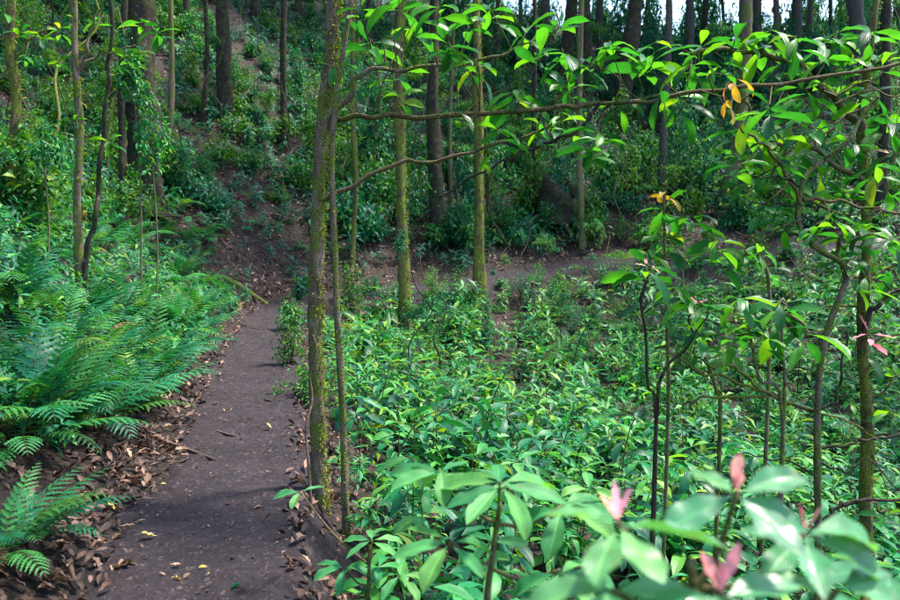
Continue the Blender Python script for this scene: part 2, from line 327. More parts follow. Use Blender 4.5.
# ================================================================== plant shapes
def herb(tiers, per, L, W, hgt, droop=.3, ns=3, stem=True, spread=.3):
    out = []
    lean = RNG.normal(0, .1, 2)
    if stem: out.append(tube([(0, 0, -.03), (lean[0] * hgt * .5, lean[1] * hgt * .5, hgt * .55), (lean[0] * hgt, lean[1] * hgt, hgt)], [.004, .002], 3, 4, mi=1))
    for t in range(tiers):
        z = hgt * (1 - .62 * t / max(1, tiers - .5)); a0 = random.uniform(0, 6.28)
        for j in range(per):
            s = random.uniform(.7, 1.15) * (1 if t else .85)
            p = leaf(L * s, W * s, ns, .16, droop * random.uniform(.4, 1.6), 1., .9, .1)
            out.append(xf(p, rotm(a0 + j * 6.283 / per + random.gauss(0, .25), (.45 if t == 0 else .12) + random.gauss(0, spread), random.gauss(0, .25)),
                          (lean[0] * z, lean[1] * z, z), (random.random() * .35)))
    return merge(out)
def herbs(ns): return [herb(4, 4, .15, .042, .34, ns=ns), herb(3, 5, .18, .046, .26, .4, ns=ns), herb(4, 3, .14, .05, .4, ns=ns), herb(5, 4, .12, .034, .45, ns=ns), herb(2, 6, .17, .04, .16, .4, ns=ns), herb(3, 4, .2, .058, .3, .45, ns=ns), herb(2, 5, .14, .045, .14, ns=ns)]
HERB = herbs(4); HERBL = herbs(2)
HERBM = [mesh('herb_plant', p, [G['cover'], B['twig']]) for p in HERB]
def frond(L=1., pairs=13, W=.2, droop=.55, lobes=5, rise=.0):
    out = []; n = 22; t = np.linspace(0, 1, n); ang = rise - droop * 2 * t ** 1.3
    y = np.concatenate([[0], np.cumsum(np.cos(ang[1:]))]) / n * L; z = np.concatenate([[0], np.cumsum(np.sin(ang[1:]))]) / n * L
    C = np.stack([np.zeros(n), y, z], -1)
    out.append(tube(C[::3], [.0045 * L + .001, .001], 3, 8, mi=1))
    for i in range(pairs):
        f = .14 + .84 * i / pairs; pr = math.sin(min(1, (f - .06) * 1.5) * 1.57) * (1 - max(0, f - .35) / .68) ** .8
        l = W * L * max(.12, pr) * random.uniform(.9, 1.08); k_ = f * (n - 1); b = C[int(k_)] + (C[min(n - 1, int(k_) + 1)] - C[int(k_)]) * (k_ % 1)
        pa = float(np.interp(f, t, ang))
        for s in (-1, 1):
            # toothed leaflet: a comb-edged strip along its own rib
            m = lobes * 2 + 1; tt = np.linspace(0, 1, m); wd = l * .17 * (tt * 3.2).clip(0, 1) ** .5 * (1 - tt) ** .6
            wd = wd * np.where(np.arange(m) % 2, 1.2, .62); wd = np.maximum(wd, .0008)
            V = np.zeros((m, 3, 3)); c = [-1, 0, 1]
            for j in range(3):
                V[:, j, 0] = c[j] * wd; V[:, j, 1] = tt * l + np.where(np.arange(m) % 2, .02 * l, 0) * abs(c[j]); V[:, j, 2] = -.3 * l * tt ** 2 + abs(c[j]) * wd * .25
            g = grid(V, rnd=random.random() * .15)
            M = np.array(Matrix.Rotation(pa, 3, 'X') @ Matrix.Rotation(-s * R(62 - 22 * f), 3, 'Z') @ Matrix.Rotation(random.gauss(0, .12), 3, 'Y'))
            out.append(xf(g, M, b))
    return merge(out)
FR = [frond(1, 14, .24, .55), frond(1, 15, .2, .4), frond(1, 13, .27, .75), frond(1, 16, .22, .3)]
FRM = [mesh('frond', p, [G['fern'], B['twig']]) for p in FR + FR] + [mesh('frond', FR[0], [G['sunny'], B['twig']]), mesh('frond', FR[1], [G['sunny'], B['twig']]), mesh('frond', frond(1, 17, .17, .62, 4), [G['sunny'], B['twig']]), mesh('frond', frond(.9, 11, .3, .45, 6), [G['fern'], B['twig']])]
FRD = mesh('frond', FR[2], [G['deadfrond'], B['stick']])
def fern(loc, size, n, label, group, spreadaz=None, name='fern', lift=.75):
    t = thing(name, loc, label, 'fern', group); a0 = random.uniform(0, 6.28)
    for j in range(n):
        a = a0 + j * 6.283 / n + random.gauss(0, .25) if spreadaz is None else random.uniform(*spreadaz)
        s = size * random.uniform(.7, 1.1)
        M = rotm(a, lift + random.gauss(0, .18), random.gauss(0, .2)) * s
        link('frond', random.choice(FRM) if random.random() > .015 else FRD, t, M=m4(M, (0, 0, -.01)))
    return t
def leafset(mat, L, W, n, ns=7, cols=1, droop=(.1, .7), name='leaf', wave=.12, **k):
    return [mesh(name, leaf(L, W * random.uniform(.85, 1.15), ns, random.uniform(.08, .3), random.uniform(*droop), random.uniform(.9, 1.25), random.uniform(.8, 1.05), .1, wave, cols, random.gauss(0, .06), **k), [mat]) for _ in range(n)]
LS = {'shrub': leafset(G['shrub'], 1, .29, 8, 8, 1, (.02, .5)), 'near': leafset(G['near'], 1, .42, 5, 14, 2, (.05, .45)), 'pink': leafset(G['pink'], 1, .27, 3, 10, 1, (-.15, .1), wave=.3),
      'orange': leafset(G['orange'], 1, .32, 3, 8), 'bigherb': leafset(G['herb'], 1, .33, 5, 12, 2, (.05, .5)), 'cover': leafset(G['cover'], 1, .3, 4, 6), }

def whorl(parent, base, P, n, L, kind='shrub', up=.25, axis=None, a0=None, arc=6.283, lower=0):
    """leaves round the tip P of a twig; parent is the branch that carries them"""
    a0 = random.uniform(0, 6.28) if a0 is None else a0
    for j in range(n):
        a = a0 + j * arc / n + random.gauss(0, .22)
        pit = up + random.gauss(0, .3) - (0.5 if lower and j % 3 == 0 else 0)
        s = L * random.uniform(.75, 1.25)
        q = np.asarray(P) - base + np.array([0, 0, -random.uniform(0, .03) - (.05 * (j % 2))]) * (L / .2)
        link('leaf', random.choice(LS[kind]), parent, M=m4(rotm(a, pit, random.gauss(0, .35)) * s, q))

# ------------------------------------------------------------------ trees
def px_pts(L, Y, wob=0.):
    return [at(p[0], p[1], p[2] if len(p) > 2 else Y) for p in L]
def moss_on(t, base, C, rr, n, L=.024):
    C = np.asarray(C); k_ = RNG.random(n) ** 1.2; P = np.stack([np.interp(k_, np.linspace(0, 1, len(C)), C[:, i]) for i in range(3)], -1)
    rad = np.interp(k_, np.linspace(0, 1, len(rr)), rr); a = RNG.uniform(0, 6.28, n)
    sel = noise2(a * .12 + P[:, 0], P[:, 2], .7, 3) > .75 * (.45 - np.cos(a - .2)) - .35; P, rad, a = P[sel], rad[sel], a[sel]; n = len(a)
    P = P + np.stack([np.cos(a), np.sin(a), 0 * a], -1) * (rad * .97)[:, None] - base
    M = np.array([rotm(x - math.pi / 2, random.uniform(-1.2, .9), random.uniform(-1.5, 1.5)) * random.uniform(.5, 1.5) * L for x in a])
    pr = [leaf(1, .5, 2, .1, .5), leaf(1.3, .3, 2, .1, .8)]
    o = link('moss', mesh('moss', scatter(pr, RNG.integers(0, 2, n), M, P), [G['moss']]), t); o['kind'] = 'stuff'
CROWN = None
def crown_meshes():
    out = []
    for k_ in range(3):
        n = 1700; cl = RNG.normal(size=(26, 3)); cl = cl / np.linalg.norm(cl, axis=1)[:, None] * RNG.uniform(.35, 1, (26, 1)) * np.array([3., 3., 1.6])
        P = cl[RNG.integers(0, 26, n)] + RNG.normal(0, .5, (n, 3)) * np.array([1, 1, .6])
        M = np.array([rotm(random.uniform(0, 6.28), random.gauss(0, .5), random.gauss(0, .5)) * random.uniform(.2, .38) for _ in range(n)])
        out.append(mesh('crown', scatter([leaf(1, .45, 2)], np.zeros(n, int), M, P), [G['crown']]))
    return out
CROWN = crown_meshes()
def tree(name, L, Y, wb, wt, mat, label, group=None, top=None, sides=12, rough=.2, crown=None, moss=0, flare=.5, cat='tree'):
    """L: trunk line from the foot upwards, read at depth Y; wb, wt: widths in photo pixels"""
    P = px_pts(L, Y); P = [p + np.array([0, random.gauss(0, .02) * Y * .1, 0]) for p in P]
    x, y = P[0][0], P[0][1]; gz = h1(x, y)
    foot = np.array([x, y, min(gz - .12, P[0][2] - .05)])
    base = np.array([x, y, gz]); P = [foot] + [p for p in P if p[2] > foot[2] + .1]
    rb, rt = wb * Y / FPX / 2, wt * Y / FPX / 2; rad = [rb] + list(np.linspace(rb, rt, len(P) - 1))
    if top:
        d = (P[-1] - P[max(0, len(P) - 3)]); d /= np.linalg.norm(d); d = d + np.array([0, 0, 1.5]); d /= np.linalg.norm(d)
        n = 4; r0 = rad[-1]; gap = max(.5, gz + top - P[-1][2])
        for j in range(1, n + 1):
            P.append(P[-1] + d * gap / n + np.array([random.gauss(0, .12), random.gauss(0, .12), 0])); rad.append(r0 * (1 - .6 * j / n))
    t = thing(name, base, label, cat, group)
    Pl = [p - base for p in P]
    link('trunk', mesh('trunk', tube(Pl, rad, sides, max(8, len(P) * 9), rough, flare=flare), [mat]), t)
    if top:
        for k_ in range(4):
            b = Pl[-1] + (Pl[-2] - Pl[-1]) * random.uniform(0, 1.2); e = b + np.array([random.uniform(-2.2, 2.2), random.uniform(-2.2, 2.2), random.uniform(.6, 1.8)])
            link('limb', mesh('limb', tube([b, (b + e) / 2 + [0, 0, .2], e], [rad[-1] * .8, rad[-1] * .2], 5, 6), [mat]), t)
        if crown: link('crown', random.choice(CROWN), t, M=Matrix.Translation(Pl[-1] + np.array([0, 0, .4])) @ Matrix.Rotation(random.uniform(0, 6), 4, 'Z') @ Matrix.Scale(crown, 4))
    if moss: moss_on(t, base, np.array(P), rad, moss, .024 if Y < 8 else .06)
    return t, base, P
def branch(t, base, L, Y, w0, w1, mat, name='branch', sides=6, pts=None):
    P = pts if pts is not None else px_pts(L, Y)
    r0, r1 = w0 * Y / FPX / 2, w1 * Y / FPX / 2
    P = catmull(P, len(P) * 3); P[2:] += RNG.normal(0, .0035 * Y / 2, P[2:].shape); P = list(P)
    o = link(name, mesh(name, tube([p - base for p in P], [r0, r1], sides, max(6, len(P) * 5), .08), [mat]), t)
    return o, catmull(P, 60)
def leafy(t, base, curve, bobj, spots, mat=None, kind='shrub', Yj=.25):
    """spots: (px, py, leaves, leaf length in px [, kind [, depth]]); a twig runs from the branch to each"""
    for s in spots:
        px, py, n, lp = s[:4]; kd = s[4] if len(s) > 4 else kind
        c2 = np.array([at(px, py, y_) for y_ in curve[:, 1]])
        k_ = int(np.argmin(np.linalg.norm(c2 - curve, axis=1))); Y = s[5] if len(s) > 5 else curve[k_, 1] + random.uniform(-Yj, Yj)
        tip = at(px, py, Y); k0 = max(0, min(len(curve) - 1, k_ + random.randint(-5, 3))); st = curve[k0]
        mid = (st + tip) / 2 + np.array([random.gauss(0, .04), random.gauss(0, .04), random.gauss(-.02, .04)])
        d = np.linalg.norm(tip - st); b = bobj
        if d > .05:
            link('twig', mesh('twig', tube([st - base, mid - base, tip - base], [.0045, .0022], 4, 8), [mat or B['twig']]), b)
        whorl(b, base, tip, n + (1 if kd == 'shrub' and n > 3 else 0), lp * .76 * Y / FPX, kd, up=random.uniform(.0, .4), lower=1)

# ---- the main tree beside the path
T1, b1, P1 = tree('path_side_tree', [(320, 492), (318, 420), (315, 330), (317, 250), (320, 170), (325, 100), (331, 45), (335, -10)], 4.75, 15, 11.5, B['moss'],
    'mossy slender tree trunk at the right edge of the dirt path with long leafy limbs', top=8.5, crown=.8, moss=5600, sides=18, flare=.25)
o, c = branch(T1, b1, [(322, 150), (335, 121), (380, 117), (430, 116), (500, 113), (560, 109), (600, 103), (640, 101), (700, 90), (760, 85), (830, 77), (905, 63)], 4.7, 5.5, 2.8, B['twig'], 'limb',
    pts=px_pts([(322, 150, 4.75), (335, 121, 4.72), (380, 117, 4.6), (430, 116, 4.5), (500, 113, 4.4), (560, 109, 4.35), (600, 103, 4.3), (640, 101, 4.2), (700, 90, 4.1), (760, 85, 4.0), (830, 77, 3.95), (905, 63, 3.9)], 4.5))
leafy(T1, b1, c, o, [(415, 20, 5, 48), (370, 40, 6, 44), (335, 62, 4, 40), (395, 68, 5, 42), (448, 42, 6, 46), (478, 62, 6, 42), (515, 86, 7, 56), (540, 56, 6, 44), (562, 48, 6, 46), (590, 62, 6, 42), (610, 40, 5, 40), (648, 58, 8, 62),
    (662, 92, 4, 52), (692, 60, 6, 50), (684, 100, 4, 44), (500, 128, 5, 40), (555, 140, 5, 42), (590, 148, 6, 44), (455, 110, 3, 34), (735, 76, 4, 30, 'orange'), (727, 98, 3, 30, 'orange'), (745, 118, 5, 44), (770, 104, 6, 46),
    (470, 20, 6, 40), (525, 30, 6, 40), (600, 130, 5, 44), (620, 100, 4, 36), (570, 88, 4, 38), (400, 96, 4, 32), (355, 88, 3, 34)])
o, c = branch(T1, b1, [(322, 200), (345, 190), (400, 163), (445, 159), (490, 148), (530, 134), (560, 118)], 4.6, 5, 2.2, B['twig'], 'limb')
leafy(T1, b1, c, o, [(560, 112, 4, 36), (495, 150, 3, 30), (540, 122, 4, 34)])
o, c = branch(T1, b1, [(326, 120), (350, 95), (365, 72), (420, 66), (480, 60), (520, 46), (556, 30)], 4.6, 6, 2.2, B['moss'], 'limb')
leafy(T1, b1, c, o, [(440, 6, 6, 46), (490, 8, 6, 40), (556, 24, 6, 42), (400, -4, 6, 50), (360, 8, 4, 42)])
o, c = branch(T1, b1, [(560, 109), (545, 143), (510, 160), (488, 172), (460, 185), (440, 198)], 4.3, 4, 2, B['dark'], 'limb', pts=px_pts([(600, 103, 4.3), (575, 132, 4.3), (545, 143, 4.35), (510, 158, 4.4), (488, 170, 4.4), (440, 198, 4.5)], 4.3))
leafy(T1, b1, c, o, [(575, 135, 4, 38), (490, 168, 2, 26)])
o, c = branch(T1, b1, [(488, 170), (490, 210), (500, 235), (510, 250)], 4.4, 3.4, 1.6, B['dark'], 'limb')
# pale vine in front of it
v = px_pts([(306, 610, 4.3), (312, 540, 4.35), (309, 470, 4.4), (306, 430, 4.5), (312, 400, 4.6), (310, 375, 4.62), (316, 350, 4.62), (313, 335, 4.64)], 4.4)
bs = np.array([v[0][0], v[0][1], h1(v[0][0], v[0][1])]); v[0][2] = bs[2] - .03
t = thing('climbing_vine', bs, 'pale bare vine stem climbing the mossy trunk beside the path', 'vine')
link('stem', mesh('stem', tube([p - bs for p in v], [.011, .008, .006], 6, 40, .15), [B['stick']]), t)
link('side_shoot', mesh('side_shoot', tube([v[2] - bs, at(330, 440, 4.4) - bs, at(352, 418, 4.4) - bs], [.006, .003], 5, 10), [B['stick']]), t)
# second thin mossy trunk
T2, b2, P2 = tree('thin_tree', [(346, 525), (344, 450), (341, 380), (337, 310), (334, 240), (332, 180), (334, 110), (345, 40), (352, -20)], 4.55, 7.5, 5, B['moss'], 'thin mossy tree standing just right of the thicker trunk at the path edge', top=6, moss=500, flare=.2)
tree('mossy_tree', [(406, 335), (403, 250), (400, 150), (399, 60), (402, -20)], hit(406, 338)[1], 11, 8, B['mossy'], 'straight moss covered tree rising from the green hollow below the path bend', top=11, crown=.9, moss=5000, rough=.3)
tree('mossy_tree', [(478, 300), (479, 200), (478, 100), (476, -20)], hit(478, 301)[1], 9, 7, B['mossy'], 'slim yellowish moss covered tree standing at the lower edge of the far path', top=12, crown=.9, moss=4500, rough=.3)
tree('dark_tree', [(438, 240), (436, 180), (433, 110), (434, -20)], hit(438, 242)[1], 14, 9, B['dark'], 'dark tree trunk on the slope behind the far path bend between two mossy trees', top=13, crown=1.)
# saplings on the left bank
Y6 = hit(84, 318)[1]
t6, b6, p6 = tree('twin_sapling', [(84, 314), (79, 275), (77, 200), (80, 130), (76, 60), (73, -20)], Y6, 9, 6, B['moss'], 'twin stemmed sapling growing out of the ferns on the left bank', top=5, moss=350, flare=.1)
branch(t6, b6, [(84, 310), (84, 285), (92, 230), (99, 180), (106, 110), (110, 50), (109, -30)], Y6 * 1.0, 6, 4, B['dark'], 'stem', 8)
o, c = branch(t6, b6, [(78, 70), (86, 48), (100, 12), (118, -10)], Y6, 4, 2, B['moss'])
o, c = branch(t6, b6, [(78, 72), (95, 55), (115, 50), (140, 46)], Y6, 3, 1.5, B['moss']); leafy(t6, b6, c, o, [(142, 20, 5, 26), (158, 30, 6, 26), (140, 46, 4, 22), (128, 58, 4, 22), (95, 20, 4, 20)])
o, c = branch(t6, b6, [(80, 140), (72, 120), (70, 110)], Y6, 3, 1.5, B['moss']); leafy(t6, b6, c, o, [(74, 116, 5, 20), (110, 140, 4, 24), (60, 60, 4, 20)])
t, b, p = tree('mossy_sapling', [(14, 215), (12, 160), (15, 100), (10, 50), (14, -20)], hit(14, 225)[1], 11, 8, B['mossy'], 'knotty moss covered sapling at the top of the fern bank far left', top=6, moss=700)
o, c = branch(t, b, [(14, 60), (28, 40), (48, 30), (60, 28)], p[2][1], 3, 1.5, B['mossy']); leafy(t, b, c, o, [(40, 33, 5, 22), (60, 28, 5, 22), (25, 55, 4, 20), (20, 30, 4, 22), (5, 12, 4, 20)])
tree('big_dark_tree', [(146, 205), (145, 150), (141, 80), (140, -20)], hit(146, 212)[1], 32, 26, B['dark'], 'broad dark tree trunk on the upper left slope behind the fern bank', top=14, crown=1.2, sides=16, rough=.2, flare=.8)
tree('dark_sapling', [(124, 200), (123, 150), (121, 80), (126, -20)], hit(124, 205)[1], 8, 6, B['dark'], 'slim dark trunk beside the broad dark tree on the left slope', top=8)
tree('dark_tree', [(226, 118), (224, 70), (222, -20)], hit(226, 120)[1], 15, 12, B['dark'], 'dark tree trunk high on the littered slope above the path bend', top=13, crown=1.)
tree('slender_tree', [(203, 120), (207, 60), (206, -20)], hit(203, 128)[1], 5, 4, B['dark'], 'very thin dark trunk high on the slope left of the dark tree', top=9)
tree('slender_tree', [(168, 150), (172, 80), (171, -20)], hit(168, 155)[1], 6, 5, B['moss'], 'slender mossy trunk right of the broad dark tree on the left slope', top=9)
tree('slender_tree', [(285, 150), (283, 70), (284, -20)], hit(285, 150)[1], 6, 5, B['dark'], 'slender dark trunk behind the path side tree on the upper slope', top=9, crown=.8)
tree('leaning_tree', [(722, 212), (730, 180), (738, 145), (743, 100), (746, 40), (748, -20)], hit(722, 214)[1], 15, 9, B['moss'], 'leaning mossy trunk on the far slope above the far path', top=12, crown=1.)
tree('slender_tree', [(582, 246), (581, 215), (579, 150), (580, 60), (582, -20)], hit(582, 248)[1], 7, 5, B['moss'], 'slender straight trunk beside the hollow stump above the far path', top=11, crown=.8)
tree('slender_tree', [(536, 205), (533, 120), (535, 40), (534, -20)], hit(536, 207)[1], 5, 4, B['dark'], 'thin dark trunk left of the hollow stump on the far slope', top=11)
tree('slender_tree', [(660, 210), (664, 120), (668, 40), (669, -20)], hit(660, 212)[1], 8, 6, B['grey'], 'grey slender trunk behind the leafy sapling on the far slope', top=11, crown=.9)
tree('slender_tree', [(452, 225), (450, 120), (455, -20)], hit(452, 227)[1], 4, 3, B['moss'], 'thread thin mossy trunk just right of the dark tree behind the bend', top=9)
tree('slender_tree', [(352, 260), (356, 180), (352, 90), (354, -20)], hit(352, 268)[1], 5, 4, B['mossy'], 'thin mossy trunk between the path side tree and the straight mossy tree', top=9)
tree('slender_tree', [(880, 225), (882, 150), (886, 60), (888, -20)], hit(880, 228)[1], 11, 8, B['dark'], 'dark trunk low on the far slope behind the crooked sapling', top=12, crown=1.)
# ridge trees against the sky
for (x, wd, ln, Yf, m) in [(498, 6, 2, 40, 'dark'), (520, 5, -1, 44, 'grey'), (546, 12, 3, 42, 'grey'), (569, 15, 4, 38, 'dark'), (586, 17, -2, 36, 'dark'), (600, 9, 0, 45, 'grey'), (628, 22, 6, 36, 'dark'), (648, 8, 1, 44, 'grey'),
                         (690, 11, 0, 40, 'grey'), (706, 8, 2, 44, 'dark'), (722, 5, -3, 46, 'grey'), (741, 9, 1, 38, 'grey'), (757, 13, 0, 43, 'grey'), (776, 8, -1, 40, 'grey'), (797, 14, 2, 43, 'grey'), (812, 8, 3, 46, 'grey'), (830, 5, 1, 46, 'grey'),
                         (858, 21, -4, 37, 'grey'), (884, 12, 2, 40, 'dark'), (897, 9, -1, 44, 'dark'), (478, 7, 0, 46, 'grey'), (400, 10, 1, 42, 'dark'), (370, 7, 2, 40, 'dark'), (255, 11, 0, 38, 'dark'), (52, 9, 1, 30, 'dark'), (185, 8, -2, 32, 'dark'), (300, 8, 2, 40, 'dark')]:
    gz = h1(at(x, 60, Yf)[0], Yf); g0 = 300 - (math.tan(math.atan((gz - CAMZ) / Yf) + PITCH)) * FPX
    lab = {'dark': 'dark trunk high on the ridge slope under the bright sky', 'grey': 'slim grey trunk high on the ridge slope under the bright sky', 'moss': 'thick mossy trunk high on the ridge slope under the bright sky'}[m]
    tree('ridge_tree', [(x - ln, g0), (x - ln * .5, g0 - 50), (x + ln, g0 - 110), (x + ln * 2, g0 - 170)], Yf, wd * .78, wd * .58, B[m], lab, 'trees along the ridge', top=11, crown=1.4, flare=.3, sides=8)  # crowns stay out of view, enlarged to shade and dapple the slope
# unseen canopy neighbours behind and beside the camera keep the light soft
for (x, y) in [(15, 15), (-13, 22)]:
    t = thing('canopy_tree', (x, y, h1(x, y)), 'tall forest tree standing round the hollow with a wide crown', 'tree', 'canopy trees round the hollow')
    P = [(0, 0, -.2), (.1, 0, 4), (-.1, .2, 8), (.1, .1, 12)]
    link('trunk', mesh('trunk', tube(P, [.2, .1], 9, 20, .1, flare=.5), [B['moss']]), t)
    for k_ in range(5):
        a = random.uniform(0, 6.28); e = np.array([math.cos(a) * 2.2, math.sin(a) * 2.2, 13])
        link('limb', mesh('limb', tube([(0, 0, 9 + k_ * .5), e * np.array([.5, .5, .9]), e], [.06, .02], 5, 6), [B['moss']]), t)
    link('crown', random.choice(CROWN), t, M=Matrix.Translation((0, 0, 13)) @ Matrix.Rotation(random.uniform(0, 6), 4, 'Z') @ Matrix.Scale(1.0, 4))

# ---- crooked leafy saplings on the right
YR = 4.6
TR, bR, pR = tree('mossy_sapling', [(868, 590), (866, 500), (867, 420), (861, 340), (865, 250), (863, 180), (862, 122), (868, 60), (880, -20)], YR, 13, 6, B['mossy'], 'moss covered sapling with leaning limb and many broad leaves standing right of the hollow', top=4.5, moss=1100, flare=.2)
o, c = branch(TR, bR, [(863, 130), (858, 120), (836, 102), (800, 66), (770, 54), (730, 50), (690, 52)], YR - .15, 9, 4, B['mossy'], 'limb')
leafy(TR, bR, c, o, [(735, 38, 6, 48), (760, 44, 6, 50), (797, 36, 6, 44), (822, 48, 6, 50), (852, 52, 6, 46), (882, 58, 6, 46), (818, 108, 7, 46), (848, 136, 7, 44), (792, 118, 6, 44), (700, 46, 5, 44), (655, 40, 5, 46), (780, 62, 4, 40), (840, 82, 5, 42), (720, 62, 5, 46), (865, 90, 6, 44), (805, 88, 5, 44), (770, 30, 6, 44), (838, 30, 6, 46), (870, 30, 6, 44)])
o, c = branch(TR, bR, [(863, 180), (830, 160), (800, 142), (776, 145), (760, 120), (738, 98)], YR - .2, 6, 2.5, B['twig'], 'limb')
leafy(TR, bR, c, o, [(800, 150, 6, 44), (775, 160, 6, 42), (745, 152, 6, 42), (760, 118, 6, 44), (790, 185, 6, 42), (735, 130, 5, 40), (820, 175, 6, 42), (765, 138, 6, 44), (810, 132, 6, 44), (840, 190, 6, 40), (775, 210, 6, 40), (722, 150, 5, 40)])
o, c = branch(TR, bR, [(864, 200), (880, 180), (892, 160), (905, 140)], YR - .2, 5, 2.5, B['twig'], 'limb')
leafy(TR, bR, c, o, [(885, 120, 6, 46), (892, 150, 6, 46), (875, 165, 6, 42), (888, 190, 6, 44), (878, 215, 5, 40), (868, 142, 4, 26, 'pink'), (898, 110, 6, 44)])
o, c = branch(TR, bR, [(862, 330), (875, 308), (885, 298), (905, 288)], YR - .1, 6, 3, B['dark'], 'limb')
leafy(TR, bR, c, o, [(893, 268, 5, 40), (866, 276, 6, 40), (888, 320, 5, 38), (870, 332, 5, 30, 'pink'), (862, 348, 5, 38), (892, 362, 5, 38), (885, 246, 5, 40)])
o, c = branch(TR, bR, [(866, 445), (880, 436), (905, 430)], YR, 4, 2, B['dark'])
leafy(TR, bR, c, o, [(890, 410, 5, 36), (885, 516, 4, 34)])
TC, bC, pC = tree('crooked_sapling', [(818, 610), (818, 500), (818, 410), (823, 345), (836, 303), (846, 275), (840, 262), (819, 250), (804, 236), (799, 215), (801, 190), (809, 172), (829, 157), (846, 141), (862, 118), (880, 96)], 4.1, 7.5, 3.6, B['moss'],
    'crooked slender sapling with an S bend beside the moss covered sapling', flare=.1, sides=8)
o, c = branch(TC, bC, [(803, 200), (830, 200), (862, 206), (905, 214)], 4.1, 4, 2.4, B['twig'], 'limb')
leafy(TC, bC, c, o, [(835, 212, 5, 40), (868, 222, 5, 42), (848, 236, 6, 38), (892, 236, 5, 42), (815, 225, 5, 36)])
o, c = branch(TC, bC, [(801, 205), (790, 180), (770, 150), (757, 140), (742, 128)], 4.1, 4, 2, B['twig'], 'limb')
leafy(TC, bC, c, o, [(770, 190, 5, 40), (750, 180, 6, 40), (762, 205, 5, 38), (736, 165, 5, 40), (785, 222, 5, 36)])
o, c = branch(TC, bC, [(845, 275), (838, 250), (846, 230), (850, 200)], 4.2, 5, 3, B['moss'], 'limb')
leafy(TC, bC, c, o, [(832, 262, 6, 36), (850, 258, 5, 36), (855, 285, 5, 36)])
branch(TC, bC, [(820, 448), (845, 444), (870, 440), (905, 432)], 4.1, 4, 2.4, B['dark'], 'limb')
branch(TC, bC, [(818, 528), (832, 512), (845, 501), (870, 500), (905, 498)], 4.1, 5, 3, B['dark'], 'limb')
branch(TC, bC, [(818, 410), (835, 400), (842, 370), (846, 330)], 4.1, 4, 2, B['dark'], 'limb')
for L in ([(818, 412), (790, 404), (760, 390), (730, 378), (700, 372), (672, 352)], [(790, 404), (770, 396), (730, 398), (690, 400), (680, 410)], [(760, 390), (735, 368), (705, 362), (690, 350)]):
    branch(TC, bC, L, 4.15, 4, 2, B['mossy'], 'limb')

for i in range(26):
    x0, y0 = random.choice([(866, random.uniform(150, 520)), (819, random.uniform(330, 560)), (802, random.uniform(180, 240)), (835, random.uniform(90, 130))]); l = random.uniform(40, 120); a = random.choice([-1, 1]) * random.uniform(.1, .7) + random.choice([0, math.pi])
    L = [(x0, y0)] + [(x0 + math.cos(a + random.gauss(0, .25)) * l * f, y0 - math.sin(a + random.gauss(0, .25)) * l * f * .8) for f in (.33, .66, 1)]
    t_, b_, Yb = (TR, bR, YR) if x0 > 840 else (TC, bC, 4.1)
    branch(t_, b_, L, Yb, 2.4, 1., random.choice([B['twig'], B['mossy'], B['dark']]), 'twig', 4)
# ---- big leaved shrubs in the middle of the hollow edge
def shrub(label, stems, Y, spots, kind='shrub', mat=None, name='broadleaf_shrub', w=4.5):
    x, y = at(stems[0][0][0], 300, Y)[:2]; base = np.array([x, y, h1(x, y)]); t = thing(name, base, label, 'shrub')
    cs = []
    for i, L in enumerate(stems):
        P = px_pts(L, Y); 
        if i == 0 or L[0] == stems[0][0]: P = [base + np.array([0, 0, -.05])] + [p for p in P if p[2] > base[2] + .05]
        r = w * Y / FPX / 2
        o = link('branch', mesh('branch', tube([p - base for p in P], [r, r * .55], 6, max(8, 4 * len(P)), .08), [mat or B['dark']]), t); cs.append((o, catmull(P, 60)))
    for s in spots:
        best = min(cs, key=lambda oc: np.min(np.linalg.norm(np.array([at(s[0], s[1], q) for q in oc[1][:, 1]]) - oc[1], axis=1)))
        leafy(t, base, best[1], best[0], [s], mat or B['dark'], kind, .12)
    return t
shrub('forked broadleaf shrub with a pinkish shoot at its top in the hollow', [[(656, 430), (648, 385), (646, 340), (641, 302)], [(656, 430), (664, 372), (685, 350), (697, 330)], [(640, 302), (645, 285), (648, 270)]], 3.7,
      [(646, 266, 6, 50), (648, 262, 3, 22, 'pink'), (690, 296, 7, 48), (700, 300, 3, 20, 'pink'), (700, 330, 4, 40), (645, 300, 2, 40), (676, 282, 5, 44), (662, 312, 3, 40)])
shrub('tall broadleaf sapling with a yellow shoot at its tip behind the forked shrub', [[(668, 420), (667, 330), (665, 260), (664, 200)]], 4.6,
      [(664, 192, 5, 30, 'orange'), (664, 206, 6, 44), (660, 226, 6, 42), (668, 240, 6, 42), (700, 225, 5, 40), (716, 238, 6, 42), (718, 255, 4, 44), (650, 245, 5, 38), (690, 215, 4, 36)], mat=B['moss'])
shrub('broadleaf shrub with long drooping leaves in the middle of the hollow', [[(783, 430), (785, 385), (782, 340), (781, 312)], [(783, 430), (760, 380), (752, 345), (748, 325)], [(781, 312), (795, 318), (806, 326)]], 3.6,
      [(780, 300, 7, 54), (750, 318, 7, 48), (740, 296, 5, 46), (806, 328, 4, 58), (762, 338, 4, 42), (776, 322, 5, 50), (735, 335, 4, 40)], mat=B['moss'])
shrub('low broadleaf shrub with moss covered leaning stem in the hollow', [[(720, 430), (716, 390), (706, 360), (700, 345)]], 4.4, [(700, 345, 4, 34), (716, 372, 4, 30), (730, 352, 5, 34), (712, 330, 4, 34)], mat=B['mossy'])
shrub('low leafy sapling at the foot of the leaning limb in the hollow', [[(770, 300), (752, 262), (745, 250)]], 6.5, [(745, 250, 6, 34), (730, 262, 5, 30), (760, 245, 5, 32), (772, 268, 5, 30)], mat=B['moss'])

